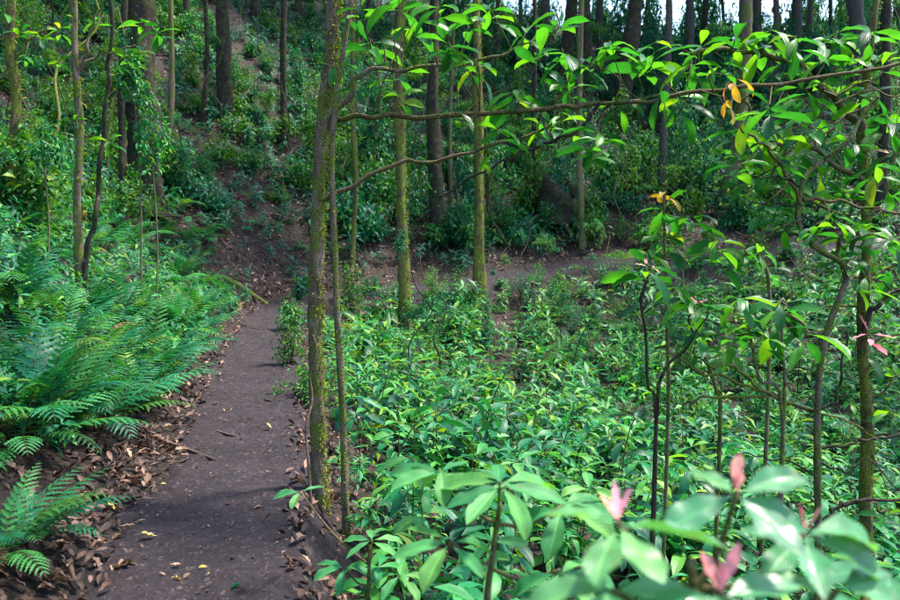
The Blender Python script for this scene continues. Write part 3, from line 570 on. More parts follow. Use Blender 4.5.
# ---- the close plants at the lower right
def near_plant(label, stem, Y, tips, name):
    x, y = at(stem[-1][0], 300, Y)[:2]; base = np.array([x, y, h1(x, y)]); t = thing(name, base, label, 'shrub')
    cv = px_pts(stem[::-1], Y); cv = [base - np.array([0, 0, .05])] + cv
    so = link('stem', mesh('stem', tube([p - base for p in cv], [.011, .007], 8, 30, .06), [B['twig']]), t)
    c = catmull(cv, 50)
    for (px, py, dY, leaves, pinks) in tips:
        tip = at(px, py, Y + dY); st = c[max(3, int(np.argmin(np.linalg.norm(c - tip, axis=1))) - 6)]
        b = link('branch', mesh('branch', tube([st - base, (st + tip) / 2 - base - np.array([0, 0, .03]), tip - base], [.006, .004], 6, 12), [B['twig']]), t)
        for (az, pit, L, kd, roll) in leaves + pinks:
            L *= 1.1 if kd == 'near' else (1.05 if kd == 'pink' else .95)
            link('leaf', random.choice(LS[kd]), b, M=m4(rotm(R(az), R(pit), R(roll)) * L, tip - base + np.array([0, 0, random.uniform(-.012, .004)])))
    return t
# azimuth: 0 = away from camera, 90 = left, -90 = right, 180 = towards the camera
N_, Pk = 'near', 'pink'
near_plant('out of focus broadleaf plant with pink young shoots close to the path corner', [(690, 560), (700, 640), (705, 720)], 1.12, [
    (618, 522, -.02, [(75, 5, .10, N_, 5), (-70, -5, .13, N_, -10), (-110, 0, .14, N_, -18), (150, -10, .12, N_, 10), (30, 10, .1, N_, 0), (-165, -15, .11, N_, 0)], [(10, 72, .055, Pk, 20), (80, 55, .05, Pk, 0), (150, 58, .055, Pk, 0), (-60, 66, .05, Pk, 0)]),
    (737, 492, 0, [(-80, 14, .105, N_, 28), (-105, -22, .10, N_, 30), (70, -14, .13, N_, -20), (100, -18, .12, N_, -25), (-150, -25, .11, N_, 10), (20, 10, .09, N_, 0)], [(0, 84, .066, Pk, 80), (150, 80, .06, Pk, 30), (70, 74, .045, Pk, 0)]),
    (806, 534, .03, [(-85, 2, .125, N_, 20), (-60, -10, .12, N_, 0), (-100, -14, .13, N_, 26), (120, -20, .1, N_, -10), (70, 6, .09, N_, -10), (170, -20, .1, N_, 0)], [(10, 76, .05, Pk, 60), (-120, 62, .045, Pk, 0)]),
    (722, 592, -.1, [(80, 0, .12, N_, -10), (-75, 4, .12, N_, 10), (-130, -10, .11, N_, 0), (140, -5, .12, N_, 0)], [(80, 62, .06, Pk, 60), (-80, 70, .065, Pk, 50), (20, 80, .05, Pk, 10)]),
    (838, 590, 0, [(-70, 4, .1, N_, 10), (-110, 0, .1, N_, 20), (60, 5, .1, N_, 0), (170, 0, .09, N_, 0)], []),
    (612, 590, -.08, [(90, 5, .12, N_, -10), (-80, -8, .12, N_, 20), (160, 0, .1, N_, 0), (20, 0, .1, N_, 0)], []),
    (890, 575, .15, [(80, 5, .12, N_, -20), (150, -8, .12, N_, 0), (30, 0, .1, N_, 0)], [])], 'pink_shoot_plant')
near_plant('bright green plant with whorls of long toothed leaves in front of the hollow', [(500, 505), (492, 560), (486, 640)], 2.05, [
    (500, 482, 0, [(80, -4, .2, 'bigherb', -18), (45, 8, .17, 'bigherb', 0), (-60, 4, .19, 'bigherb', 16), (-95, -6, .2, 'bigherb', 24), (150, -14, .19, 'bigherb', 0), (-150, -16, .18, 'bigherb', 0), (0, 16, .15, 'bigherb', 0), (112, -10, .17, 'bigherb', -20)], []),
    (440, 470, .1, [(85, 6, .17, 'bigherb', -20), (60, 10, .15, 'bigherb', 0), (120, -4, .16, 'bigherb', -10), (-40, 8, .14, 'bigherb', 0), (-170, -14, .14, 'bigherb', 0), (-100, -8, .15, 'bigherb', 20)], []),
    (562, 505, .05, [(-80, 0, .19, 'bigherb', 20), (-50, 8, .17, 'bigherb', 8), (-115, -10, .18, 'bigherb', 24), (100, -8, .16, 'bigherb', -24), (160, -20, .17, 'bigherb', 0), (20, 6, .15, 'bigherb', 0)], []),
    (450, 540, -.05, [(100, -6, .17, 'bigherb', -20), (150, -18, .16, 'bigherb', 0), (60, 4, .15, 'bigherb', 0), (-70, 0, .15, 'bigherb', 10), (-140, -16, .15, 'bigherb', 0)], []),
    (560, 570, -.1, [(-90, 0, .17, 'bigherb', 20), (90, -10, .16, 'bigherb', -20), (150, -20, .15, 'bigherb', 0), (-140, -14, .16, 'bigherb', 0), (-40, 4, .15, 'bigherb', 0)], [])], 'whorl_leaf_plant')
near_plant('green plant with broad leaves low beside the foot of the path side trees', [(370, 545), (368, 600), (366, 650)], 3.3, [
    (372, 540, 0, [(80, 0, .15, 'bigherb', -10), (130, -12, .15, 'bigherb', 0), (-70, 4, .16, 'bigherb', 10), (-120, -8, .15, 'bigherb', 10), (10, 8, .14, 'bigherb', 0)], []),
    (345, 566, 0, [(70, 6, .16, 'bigherb', 0), (110, -5, .16, 'bigherb', -15), (-90, -6, .15, 'bigherb', 10), (170, -20, .14, 'bigherb', 0)], []),
    (400, 575, 0, [(90, 0, .14, 'bigherb', 0), (-80, 0, .16, 'bigherb', 15), (-130, -14, .15, 'bigherb', 0), (150, -10, .15, 'bigherb', 0), (0, 10, .13, 'bigherb', 0)], []),
    (300, 492, .1, [(70, 10, .12, 'bigherb', 0), (110, -5, .13, 'bigherb', -15), (-60, 5, .12, 'bigherb', 0), (170, -10, .11, 'bigherb', 0)], [])], 'low_leaf_plant')

for i in range(150):
    px, py = random.uniform(350, 890), 305 + 295 * random.random() ** 1.0
    p = hit(px, py)
    if pathd(p[0], p[1])[0][0] > -.75 or p[1] < 1.9: continue
    hgt = random.uniform(.3, .85); kd = random.choice(['bigherb', 'cover', 'cover', 'shrub']); tl = np.array([random.gauss(0, .1), random.gauss(0, .1), hgt])
    t = thing('seedling', p, ('tall ' if hgt > .58 else 'short ') + 'young plant with whorls of ' + {'bigherb': 'pale long', 'cover': 'bright green', 'shrub': 'glossy'}[kd] + ' leaves rising above the low herbs', 'plant', 'young plants in the hollow')
    so = link('stem', mesh('stem', tube([(0, 0, -.05), tl * .5 + [.02, 0, 0], tl], [.006, .003], 5, 8), [B['twig']]), t)
    for tier in range(random.choice([2, 3])):
        q = tl * (1 - .25 * tier); n = random.randint(4, 6); a0 = random.uniform(0, 6.28)
        for j in range(n):
            link('leaf', random.choice(LS[kd]), t, M=m4(rotm(a0 + j * 6.283 / n + random.gauss(0, .2), random.gauss(.15, .25), random.gauss(0, .25)) * random.uniform(.11, .24) * (1 if p[1] < 5 else 1.25), q))
# ---- understory shrubs on the slopes
def bush(n, sx, sz, L):
    cl = RNG.normal(size=(14, 3)); cl /= np.linalg.norm(cl, axis=1)[:, None]; cl *= RNG.uniform(.3, 1, (14, 1)); cl[:, 2] = np.abs(cl[:, 2])
    P = cl[RNG.integers(0, 14, n)] + RNG.normal(0, .16, (n, 3)); P = P * np.array([sx, sx, sz]) + np.array([0, 0, sz * .25])
    M = np.array([rotm(random.uniform(0, 6.28), random.gauss(-.1, .4), random.gauss(0, .4)) * L * random.uniform(.6, 1.2) for _ in range(n)])
    stems = merge([tube([(0, 0, -.1), c * np.array([sx, sx, sz]) * .4 + [0, 0, .1], c * np.array([sx, sx, sz]) + [0, 0, sz * .25]], [.012, .004], 4, 6) for c in cl[:8]])
    return scatter([leaf(1, .32, 3), leaf(1, .4, 3, .2, .6)], RNG.integers(0, 2, n), M, P), stems
BU = {}
BSH = [bush(620, .7, .8, .15), bush(560, .5, 1.2, .14), bush(640, .95, .6, .14), bush(480, .45, .7, .15), bush(700, .8, 1.0, .11)]
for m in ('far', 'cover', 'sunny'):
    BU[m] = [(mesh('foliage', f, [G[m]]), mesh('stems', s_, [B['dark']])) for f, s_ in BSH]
HUE = {'far': 'blue green', 'cover': 'bright green', 'sunny': 'yellow green'}
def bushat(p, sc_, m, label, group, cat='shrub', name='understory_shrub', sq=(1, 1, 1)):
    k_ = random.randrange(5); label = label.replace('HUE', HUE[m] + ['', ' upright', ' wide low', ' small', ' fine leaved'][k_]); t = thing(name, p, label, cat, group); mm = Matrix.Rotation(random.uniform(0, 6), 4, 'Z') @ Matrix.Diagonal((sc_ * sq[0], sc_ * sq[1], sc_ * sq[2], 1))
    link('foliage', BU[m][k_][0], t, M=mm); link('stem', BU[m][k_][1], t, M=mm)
# ================================================================== ferns
FG = 'ferns on the left bank'
fern(hit(-2, 562), .6, 20, 'bright green fern with overlapping fronds at the foot of the left bank', None, lift=.75)
fern(hit(30, 548), .52, 17, 'small bright green fern spilling towards the leaf litter by the path', None, lift=.7)
spots = [(70, 420), (25, 440), (105, 412), (150, 380), (180, 360), (10, 390), (45, 385), (90, 370), (130, 345), (165, 330), (190, 310), (15, 340), (60, 335), (5, 300), (40, 300), (115, 310), (150, 295), (100, 285), (175, 280), (30, 415), (125, 400), (200, 345), (75, 400), (160, 350), (5, 430), (55, 355), (140, 370), (165, 372), (110, 385), (85, 425), (50, 430), (195, 330), (205, 318), (180, 340), (140, 320), (95, 330), (30, 365), (120, 365), (70, 310), (20, 320), (60, 400), (100, 350), (150, 405), (200, 300)]
for (px, py) in spots:
    p = hit(px + random.uniform(-6, 6), py + random.uniform(2, 22)); fern(p, random.uniform(.62, .98), random.randint(10, 14), 'green fern in the dense growth on the left bank beside the path', FG, lift=random.uniform(.75, 1.25))
for (px, py, s) in [(128, 250, 1.15), (40, 232, 1.1), (160, 262, .95), (95, 252, 1.05), (20, 262, .9), (190, 270, .8)]:
    p = hit(px, py); fern(p, s, 9, 'large pale blue green fern with long arching fronds high on the left bank', 'large arching ferns on the left bank', lift=.95)
for i in range(30):
    p = hit(random.uniform(-10, 215), random.uniform(195, 300)); fern(p, random.uniform(.6, 1.0), random.randint(8, 11), 'green fern among herbs along the upper part of the left bank', 'ferns on the upper left bank', lift=random.uniform(.6, 1.))
for i in range(70):
    px, py = random.uniform(150, 345), random.uniform(60, 270)
    p = hit(px, py); fern(p, random.uniform(.45, .8), random.randint(6, 8), 'fern on the littered slope above the path bend', 'ferns on the slope above the bend', lift=random.uniform(.4, .8))
for i in range(40):
    p = hit(random.uniform(230, 350), random.uniform(30, 150)); bushat(p, random.uniform(.3, .7), random.choice(['far', 'cover', 'sunny']), 'HUE low bush on the steep slope above the path bend', 'low bushes on the slope above the bend', name='low_bush')
for i in range(36):
    px, py = random.uniform(0, 200), random.uniform(20, 210)
    p = hit(px, py); fern(p, random.uniform(.6, 1.), random.randint(6, 8), 'fern among the trunks on the upper left slope', 'ferns on the upper left slope', lift=random.uniform(.4, .8))

for i in range(95):
    px, py = random.uniform(350, 900), random.uniform(285, 500)
    p = hit(px, py)
    if pathd(p[0], p[1])[0][0] < -.8: fern(p, random.uniform(.55, 1.05), random.randint(7, 10), 'fern among the low herbs of the hollow', 'ferns in the hollow', lift=random.uniform(.5, .9))
# ================================================================== ground cover
def inview(x, y, z, m=40):
    ax = x / y * FPX + 450
    return (y > .7) & (ax > -m) & (ax < 900 + m)
def sample(n, x0, x1, y0, y1):
    x = RNG.uniform(x0, x1, n); y = RNG.uniform(y0, y1, n); return x, y
# hollow: dense low herbs
x, y = sample(46000, -4, 22, .9, 25)
z, D, A = height(x, y, True); ok = inview(x, y, z) & (D < -.56)
dens = np.clip(.45 + 1.3 * noise2(x, y, 1.5, 4, 1), .03, 1) * np.clip(1.1 - y / 60, .3, 1) * .55; dens *= np.clip((-D - .4) / .4, .6, 1) * np.where(y > 12, np.clip(.55 + .9 * noise2(x, y, 2.6, 3, 3), .12, 1), 1)
ok &= RNG.random(len(x)) < dens
x, y, z, D = x[ok], y[ok], z[ok], D[ok]
s = RNG.uniform(.6, 1.15, len(x)) * (1 + .012 * y) * np.clip(.5 + (-D) * .3, .5, 1) * 1.3 * (1 + .6 * noise2(x, y, 2.1, 3, 3)); pn = noise2(x, y, 3.3, 3, 4) + RNG.normal(0, .22, len(x)); idx = np.select([pn < -.3, pn < 0, pn < .25], [RNG.choice([3, 0], len(x)), RNG.choice([1, 5], len(x)), RNG.choice([4, 6, 1], len(x))], RNG.choice([2, 5], len(x)))
s = s * np.where(pn < -.3, .8, np.where((pn < .25) & (pn >= 0), .75, 1.15)); jv = np.clip(.3 + .45 * noise2(x, y, 2.7, 3, 2) + RNG.normal(0, .16, len(x)), 0, .64)
M = frames(x, y, s, .5, .16); T = np.stack([x, y, z], -1)
app = s / y; order = np.argsort(-app)
near = order[:300]; rest = order[300:]
rest = rest[:9500]
for i in near:
    tag(link('hollow_herb', HERBM[idx[i]], M=m4(M[i], T[i])), ['leafy low herb', 'spreading low herb', 'slim broad leaved herb', 'tall narrow leaved herb', 'flat rosette herb', 'long leaved herb', 'tiny flat herb'][idx[i]] + ' in the hollow right of the path', 'herb', 'herbs in the hollow')
tag(link('ground_cover', mesh('ground_cover', scatter(HERBL, idx[rest], M[rest], T[rest], jv=jv[rest]), [G['cover'], B['twig']])), 'dense low green leafy ground cover filling the hollow', 'ground cover', kind='stuff')
print('hollow herbs', len(rest))
# left bank: taller lush herbs
def bankh(ns): return [herb(4, 4, .17, .05, .34, ns=ns), herb(3, 6, .2, .046, .3, .45, ns=ns), herb(4, 5, .15, .045, .42, ns=ns), herb(3, 5, .18, .06, .32, ns=ns)]
BANK = bankh(4); BANKL = bankh(2)
BANKM = [mesh('bank_herb', p, [G['cover'], B['twig']]) for p in BANK]
x, y = sample(26000, -13, -1.5, 2.5, 17); z, D, A = height(x, y, True)
lim = .72 + .3 * noise2(x, y, 1.6, 2, 2) + .35 * (y < 6) + .1 * (y > 12)
ok = inview(x, y, z) & (D > lim) & (D < 8)
dens = np.clip(.75 + .5 * noise2(x, y, 1.8, 3, 3), .1, 1) * np.clip(1.3 - D / 11, .12, 1); ok &= RNG.random(len(x)) < dens * np.where(D < 3.4, .19, .28)
x, y, z, D = x[ok], y[ok], z[ok], D[ok]
s = RNG.uniform(.45, 1.05, len(x)); idx = RNG.integers(0, 4, len(x)); M = frames(x, y, s, .75, .2); T = np.stack([x, y, z], -1)
order = np.argsort(-(s / y)); print('bank herbs', len(order))
for i in order[:300]:
    tag(link('bank_herb', BANKM[idx[i]], M=m4(M[i], T[i])), ['leafy herb', 'long leaved herb', 'tall herb', 'broad leaved herb'][idx[i]] + ' between the ferns on the left bank', 'herb', 'herbs on the left bank')
r = order[300:3800]
tag(link('bank_ground_cover', mesh('bank_ground_cover', scatter(BANKL, idx[r], M[r], T[r], .75), [G['cover'], B['twig']])), 'lush green leafy growth covering the left bank', 'ground cover', kind='stuff')
# slopes behind: sparse darker herbs and fronds
FARH = [herb(3, 5, .3, .085, .5, .4, 2), herb(4, 4, .26, .08, .7, .4, 2), herb(2, 6, .32, .09, .35, .4, 2)]
x, y = sample(40000, -30, 32, 8, 52); z, D, A = height(x, y, True)
ok = inview(x, y, z) & (D > .9) & ((D > 3.5) | (y > 17))
dens = np.clip(.45 + .75 * noise2(x, y, 4, 3, 1), .1, 1) * np.where((D < 3.2) & (A > 60), .35, 1); ok &= RNG.random(len(x)) < dens * .75
x, y, z = x[ok], y[ok], z[ok]; n = min(len(x), 6400); print('far herbs', len(x)); x, y, z = x[:n], y[:n], z[:n]
s = RNG.uniform(.5, 1.1, n); idx = RNG.integers(0, 3, n)
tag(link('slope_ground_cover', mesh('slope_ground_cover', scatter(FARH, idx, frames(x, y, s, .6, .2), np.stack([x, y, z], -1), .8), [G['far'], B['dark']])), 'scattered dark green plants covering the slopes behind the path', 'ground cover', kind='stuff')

for i in range(285):
    px, py = random.uniform(330, 900), random.uniform(25, 255)
    p = hit(px, py)
    if pathd(p[0], p[1])[0][0] < .9: continue
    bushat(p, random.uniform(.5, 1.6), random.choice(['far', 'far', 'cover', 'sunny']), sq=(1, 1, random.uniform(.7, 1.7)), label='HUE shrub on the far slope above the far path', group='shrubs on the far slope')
for i in range(240):
    px, py = random.uniform(-20, 345), random.uniform(-20, 225)
    p = hit(px, py); 
    if 178 < px < 325 and py > 60 and random.random() < .45: continue
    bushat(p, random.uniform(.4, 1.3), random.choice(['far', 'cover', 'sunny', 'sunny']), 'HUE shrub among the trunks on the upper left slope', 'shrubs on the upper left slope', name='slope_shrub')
for i in range(85):
    px, py = random.uniform(345, 900), 285 + 200 * random.random() ** 1.2; e = hit(px, py)
    if pathd(e[0], e[1])[0][0] > -.9 or e[1] < 4.5: continue
    bushat(e, random.uniform(.3, .75), random.choice(['cover', 'cover', 'sunny', 'far']), 'HUE bush rising above the herbs below the path', 'bushes in the hollow below the path', name='hollow_bush', sq=(.8, .8, random.uniform(.8, 1.5)))
for i in range(46):
    px, py = random.uniform(360, 900), random.uniform(290, 520); e = hit(px, py)
    if pathd(e[0], e[1])[0][0] > -.8 or e[1] < 2.5: continue
    l = random.uniform(.5, 1.3); a = random.uniform(0, 6.28); d = np.array([math.cos(a), math.sin(a) * .6, 0]) * l * random.uniform(.2, .7)
    t = thing('bare_stem', e, 'thin bare arching stem standing among the herbs of the hollow', 'stem', 'bare stems in the hollow')
    P = [(0, 0, -.05), d * .25 + [0, 0, l * .5], d * .6 + [0, 0, l * .8], d + [0, 0, l * random.uniform(.6, 1.)]]
    link('stem', mesh('stem', tube(P, [.009, .004], 5, 12, .1), [random.choice([B['twig'], B['mossy'], B['dark']])]), t)
    for k_ in range(2):
        b = np.array(P[1 + k_]); link('twig', mesh('twig', tube([b, b + RNG.normal(0, .1, 3) + [0, 0, .1], b + RNG.normal(0, .22, 3) + [0, 0, .15]], [.004, .002], 4, 6), [B['twig']]), t)
for i in range(95):
    Yq = random.uniform(40, 50); px = random.uniform(440, 900); xq = (px - 450) / FPX * Yq
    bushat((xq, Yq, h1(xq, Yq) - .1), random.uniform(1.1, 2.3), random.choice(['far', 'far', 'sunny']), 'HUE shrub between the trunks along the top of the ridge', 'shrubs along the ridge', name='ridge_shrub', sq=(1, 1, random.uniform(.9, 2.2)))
for (px, py, s_, sq) in [(690, 205, 1.3, (1, 1, 2.6)), (712, 195, 1.2, (1, 1, 2.4)), (672, 190, 1.2, (1, 1, 2.2))]:
    bushat(hit(px, py), s_, 'far', 'tall column of HUE hanging foliage on the far slope', 'hanging foliage on the far slope', sq=sq)
for (px, py, s_) in [(455, 225, 1.), (500, 232, .9), (545, 222, .9), (480, 215, 1.), (430, 232, .8), (515, 215, .9)]:
    p = hit(px, py + 14); bushat(p, s_, 'cover', 'HUE shrub leaning over the far path bend', 'pale shrubs at the far path bend', sq=(1.2, 1.2, .8))
for (px, py, s_) in [(290, 330, .5), (300, 300, .6), (292, 365, .45), (305, 400, .4), (370, 300, .5), (350, 310, .6), (330, 330, .5), (440, 330, .4), (520, 300, .5), (560, 300, .5), (480, 350, .4), (620, 290, .5), (700, 270, .6), (760, 262, .7), (820, 260, .7), (860, 280, .7), (660, 275, .5), (590, 330, .45), (400, 300, .5), (430, 298, .5), (460, 300, .5), (500, 290, .5), (535, 285, .5), (640, 275, .6), (730, 268, .6), (790, 262, .7), (890, 270, .8), (420, 340, .5), (545, 320, .5), (630, 310, .5), (690, 320, .6), (740, 300, .6), (800, 310, .6), (850, 330, .6), (780, 350, .5), (380, 350, .4), (500, 380, .4), (580, 370, .5), (680, 380, .4), (870, 390, .5)]:
    bushat(hit(px, py), s_ * random.uniform(.7, 1.3), random.choice(['cover', 'cover', 'sunny', 'far']), 'HUE bush rising above the herbs below the path', 'bushes in the hollow below the path', name='hollow_bush')

for (px, py, Yq, s_) in [(150, 150, 10.5, .8), (132, 75, 10.5, .7), (40, 150, 9, .6)]:
    q = at(px, py, Yq); g = h1(q[0], q[1]); t = thing('leafy_sapling', (q[0], q[1], g), 'young leafy sapling with a thin stem on the left slope', 'sapling', 'leafy saplings on the left slope')
    dz = max(.2, q[2] - g); k_ = random.randrange(4)
    link('stem', mesh('stem', tube([(0, 0, -.1), (.05, .03, dz * .5), (0, 0, dz + .3)], [.016, .008], 6, 10), [B['moss']]), t)
    link('foliage', BU['cover'][k_][0], t, M=Matrix.Translation((0, 0, dz - .4 * s_)) @ Matrix.Diagonal((s_ * .8, s_ * .8, s_, 1)))
SAPS = []
for k_ in range(5):
    P = [(0, 0, -.2)] + [(random.gauss(0, .12) * z_, random.gauss(0, .12) * z_, z_ * 1.) for z_ in (.8, 1.6, 2.6, 3.6, 4.8)]
    SAPS.append((mesh('trunk', tube(P, [.035, .012], 6, 26, .12), [B[('moss', 'dark', 'grey', 'dark', 'mossy')[k_]]]), P))
def sapling(p, label, group, mats, sc_):
    t = thing('understory_sapling', p, label, 'sapling', group); me, P = random.choice(SAPS); a = random.uniform(0, 6.28)
    Rz = Matrix.Rotation(a, 4, 'Z') @ Matrix.Rotation(random.gauss(0, .1), 4, 'X'); link('trunk', me, t, M=Rz @ Matrix.Scale(sc_, 4))
    for j in range(random.randint(2, 4)):
        q = Rz @ (Vector(P[random.randint(2, 5)]) * sc_); f = random.uniform(.4, .8) * sc_
        link('foliage', BU[random.choice(mats)][random.randrange(5)][0], t, M=Matrix.Translation(q + Vector((random.gauss(0, .25), random.gauss(0, .25), -.3 * f))) @ Matrix.Rotation(random.uniform(0, 6), 4, 'Z') @ Matrix.Diagonal((f, f, f * random.uniform(.5, .9), 1)))
for i in range(90):
    p = hit(random.uniform(335, 920), random.uniform(40, 245))
    if abs(pathd(p[0], p[1])[0][0]) < 1.: continue
    sapling(p, 'thin leafy sapling in the tangle on the far slope', 'saplings on the far slope', ['far', 'far', 'cover', 'sunny'], random.uniform(.6, 1.25))
for i in range(44):
    p = hit(random.uniform(-20, 320), random.uniform(10, 220))
    if p[1] < 9 or (p[0] / p[1] > -.35 and random.random() < .6): continue
    sapling(p, 'thin leafy sapling among the trunks of the left slope', 'thin saplings on the left slope', ['far', 'cover', 'sunny', 'sunny'], random.uniform(.5, 1.1))
for i in range(48):
    p = hit(random.uniform(395, 905), random.uniform(285, 400))
    if pathd(p[0], p[1])[0][0] > -1.2 or p[1] < 6.5: continue
    sapling(p, 'thin leafy sapling rising out of the herbs in the hollow', 'saplings in the hollow', ['cover', 'sunny', 'sunny', 'far'], random.uniform(.28, .55))
# ---- hollow stump and logs
p = hit(556, 222); t = thing('hollow_stump', p, 'dark hollow tree stump with spreading roots above the far path', 'stump')
Pz = p[1] / FPX
V = np.empty((9, 20, 3)); a = np.arange(20) * .31416
for i, zz in enumerate(np.linspace(-.15, 1.1, 9)):
    r_ = 17 * Pz * (1 + .35 * math.exp(-max(0, zz) * 3.) * (1 + .7 * np.sin(5 * a))) * (1 + .1 * np.sin(3 * a + i)); V[i] = np.stack([np.cos(a) * r_, np.sin(a) * r_, np.full(20, zz) + (i == 8) * (.35 * np.sin(2 * a) + .15 * np.sin(7 * a))], -1)
V2 = V[::-1] * np.array([.72, .72, .98]) + np.array([0, 0, .0])
link('trunk', mesh('trunk', grid(np.concatenate([V, V2[:6]], 0), wrap=True), [B['dark']]), t)
for a_ in (-2.2, -1.2, -.4, 3.4):
    e = np.array([math.cos(a_) * 1.4, math.sin(a_) * 1.4]); ez = h1(p[0] + e[0], p[1] + e[1]) - p[2]
    link('root', mesh('root', tube([(0, 0, .45), (e[0] * .5, e[1] * .5, ez * .5 + .18), (e[0], e[1], ez - .05)], [.16, .09, .05], 7, 10, .1), [B['moss']]), t)
def rod(name, pts_px, r0, r1, mat, label, cat, group=None, lift=.5, moss=0):
    P = []
    for (px, py) in pts_px:
        q = hit(px, py); q[2] += r0 * lift; P.append(q)
    base = P[0].copy(); t = thing(name, base, label, cat, group)
    link('stem', mesh('stem', tube([q - base for q in P], [r0, r1], 7, max(8, len(P) * 4), .15), [mat]), t)
    if moss: moss_on(t, base, np.array(P), [r0, r1], moss, .03)
    return t
rod('mossy_log', [(222, 280), (240, 290), (256, 300), (266, 306)], .085, .06, B['mossy'], 'larger mossy fallen log lying in leaf litter where the path bends', 'log', moss=500)
rod('mossy_log', [(213, 297), (228, 298), (240, 308)], .065, .045, B['mossy'], 'shorter mossy fallen log lying below the larger one at the bend', 'log', moss=300)
SG = 'sticks on the path side'
rod('stick', [(112, 503), (130, 499), (150, 501), (166, 502)], .014, .008, B['stick'], 'smooth grey brown stick on the soil beside a yellow leaf', 'stick')
rod('stick', [(160, 443), (178, 447), (195, 454), (216, 462)], .016, .007, B['stick'], 'brown stick reaching from the leaf litter onto the path', 'stick')
rod('stick', [(242, 325), (252, 328), (262, 331)], .015, .01, B['stick'], 'short dark stick lying across the far end of the path', 'stick')
rod('stick', [(70, 565), (73, 578), (80, 590)], .012, .006, B['stick'], 'curved dark twig on the soil below the small fern', 'stick')
rod('stick', [(217, 432), (228, 436), (238, 438)], .012, .006, B['stick'], 'short brown stick on the middle of the path', 'stick')
rod('stick', [(222, 588), (232, 578), (237, 572)], .006, .004, B['stick'], 'thin curved leaf stalk on the path by a yellow leaf', 'stick')
for i in range(26):
    px, py = random.uniform(110, 205), random.uniform(385, 500); a = random.uniform(0, 3.1); l = random.uniform(6, 16)
    rod('twig', [(px, py), (px + math.cos(a) * l, py + math.sin(a) * l * .4), (px + math.cos(a + .2) * 2 * l, py + math.sin(a + .2) * l * .8)], random.uniform(.004, .008), .003, B['stick'], 'small dead twig in the leaf litter beside the path', 'twig', 'twigs in the litter beside the path')
for i, (x0, y0, x1, y1, Y) in enumerate([(252, 0, 258, 205, 0), (545, 20, 540, 222, 0), (770, 0, 774, 225, 0), (424, 30, 420, 262, 0)]):
    e = hit(x1, y1); s_ = at(x0, y0 - 300, e[1]); t = thing('hanging_vine', e, 'thin bare vine hanging down through the understory', 'vine', 'thin hanging vines')
    m_ = [e + (s_ - e) * f + np.array([random.gauss(0, .16), random.gauss(0, .16), 0]) for f in (.1, .22, .36, .5, .7)]
    link('stem', mesh('stem', tube([q - e for q in [e] + m_ + [s_]], [.011, .008], 5, 24), [B['grey']]), t)

# ================================================================== leaf litter
DEAD = [leaf(1, .45, 2, .3, d_, .8, .7, .05, .3) for d_ in (-.5, .2, .6, -.2)]
DEADN = [leaf(1, w_, 5, .35, d_, .8, .8, .08, .35, 1, t_) for d_, w_, t_ in ((-.5, .42, .1), (.25, .34, -.12), (.7, .5, .05), (-.25, .38, -.05))]
DEADM = {m: [mesh('fallen_leaf', leaf(1, w_, 6, f_, d_, .85, .75, .1, .25, 1), [G[m]]) for w_, f_, d_ in ((.42, .3, -.35), (.36, .15, .2), (.5, .4, .3), (.4, .6, -.5))] for m in ('dead', 'deadyellow', 'cover')}
def lay(px, py, L, m, label, group=None, yaw=None):
    p = hit(px, py); yaw = random.uniform(0, 6.28) if yaw is None else R(yaw)
    Mx = np.array(frames(np.array([p[0]]), np.array([p[1]]), np.array([L]), 1., .18)[0]) @ rotm(yaw)
    return tag(link('fallen_leaf', random.choice(DEADM[m]), M=m4(Mx, p + np.array([0, 0, .022]))), label, 'leaf', group)
lay(106, 506, .085, 'deadyellow', 'golden yellow fallen leaf beside the grey brown stick'); lay(158, 541, .1, 'deadyellow', 'pale yellow fallen leaf alone on the near soil of the path')
lay(207, 578, .05, 'deadyellow', 'small yellow fallen leaf near a thin stalk on the path'); lay(243, 589, .055, 'cover', 'small green fallen leaf on the near right of the path')
lay(182, 568, .05, 'dead', 'small brown fallen leaf between the yellow leaves on the path'); lay(231, 531, .06, 'dead', 'rust brown curled leaf on the right half of the path')
lay(92, 478, .13, 'dead', 'large orange brown dead leaf on the litter by the ferns'); lay(262, 402, .1, 'dead', 'pale dead leaf at the right edge of the path')
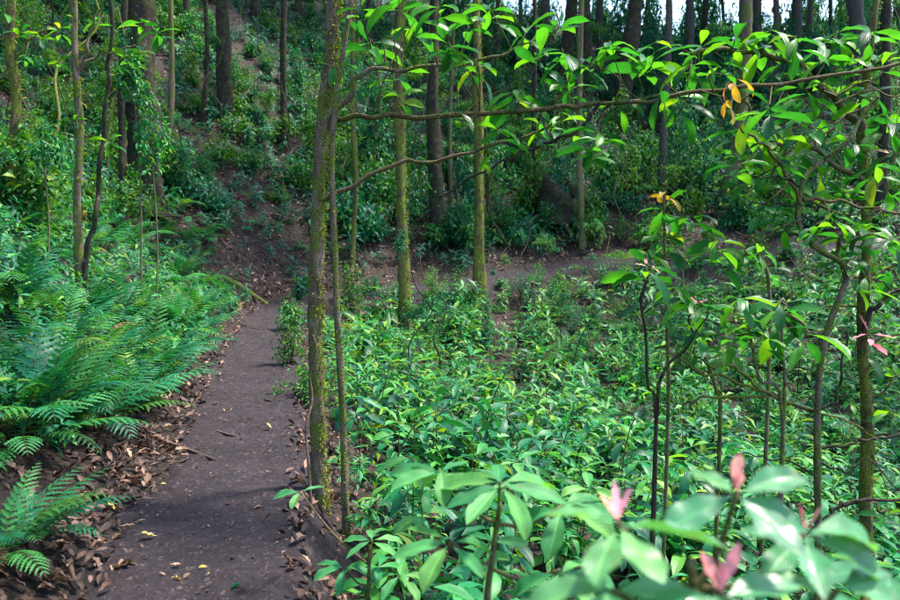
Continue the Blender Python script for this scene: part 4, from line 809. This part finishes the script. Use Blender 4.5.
for i in range(44):
    f = random.random() ** .7; py = 330 + 260 * f; cx = 262 - 72 * f; hw_ = 18 + 95 * f
    lay(cx + random.uniform(-1, 1) * hw_, py, random.uniform(.03, .075), 'dead' if random.random() < .8 else 'deadyellow', 'small dry leaf scattered on the trodden path', 'dry leaves on the path')
for i in range(250):
    f = random.random(); py = 375 + 215 * f; lx = 212 - 145 * f
    px = lx - abs(random.gauss(0, 1)) * (14 + 42 * f) + 12
    if random.random() < .22: px = 290 + 12 * f + random.uniform(-6, 12); py = random.uniform(380, 598)
    if px < 5: continue
    lay(px, py, random.uniform(.05, .11), 'dead', 'dry brown leaf in the litter along the path edge', 'dead leaves along the path edge')
x, y = sample(60000, -9, 1.5, 1.2, 20); z, D, A = height(x, y, True)
pk = np.exp(-((np.abs(D) - .8) / .5) ** 2) * np.where(D > 0, 1, .9) + .25 * (D > .6) + .09 * (np.abs(D) < .4); ok = inview(x, y, z) & (D > -2.2) & (RNG.random(len(x)) < pk * .75)
x, y, z = x[ok], y[ok], z[ok]; n1 = len(x)
x2, y2 = sample(90000, -26, 30, 14, 50); z2, D2, A2 = height(x2, y2, True); ok = inview(x2, y2, z2) & (np.abs(D2) > .66) & ((D2 > 0) | (D2 > -2)) & (RNG.random(len(x2)) < np.clip(1.3 - y2 / 50, .2, 1) * np.where((D2 < 6) & (D2 > 0), 1, .45))
x2, y2, z2 = x2[ok], y2[ok], z2[ok]; print('litter', n1, len(x2))
X_, Y_, Z_ = np.concatenate([x, x2]), np.concatenate([y, y2]), np.concatenate([z, z2])
s = np.concatenate([RNG.uniform(.02, .1, n1) * np.where(np.abs(pathd(x, y)[0]) < .4, RNG.uniform(.15, .45, n1), 1), RNG.uniform(.09, .2, len(x2))])
tag(link('leaf_litter', mesh('leaf_litter', scatter(DEAD + DEADN, RNG.integers(0, 4, len(s)) + 4 * ((np.arange(len(s)) < n1) & (Y_ < 9)), frames(X_, Y_, s, 1., .28), np.stack([X_, Y_, Z_ + .02], -1)), [G['dead']])), 'brown dead leaf litter covering the slopes and path edges', 'leaf litter', kind='stuff')
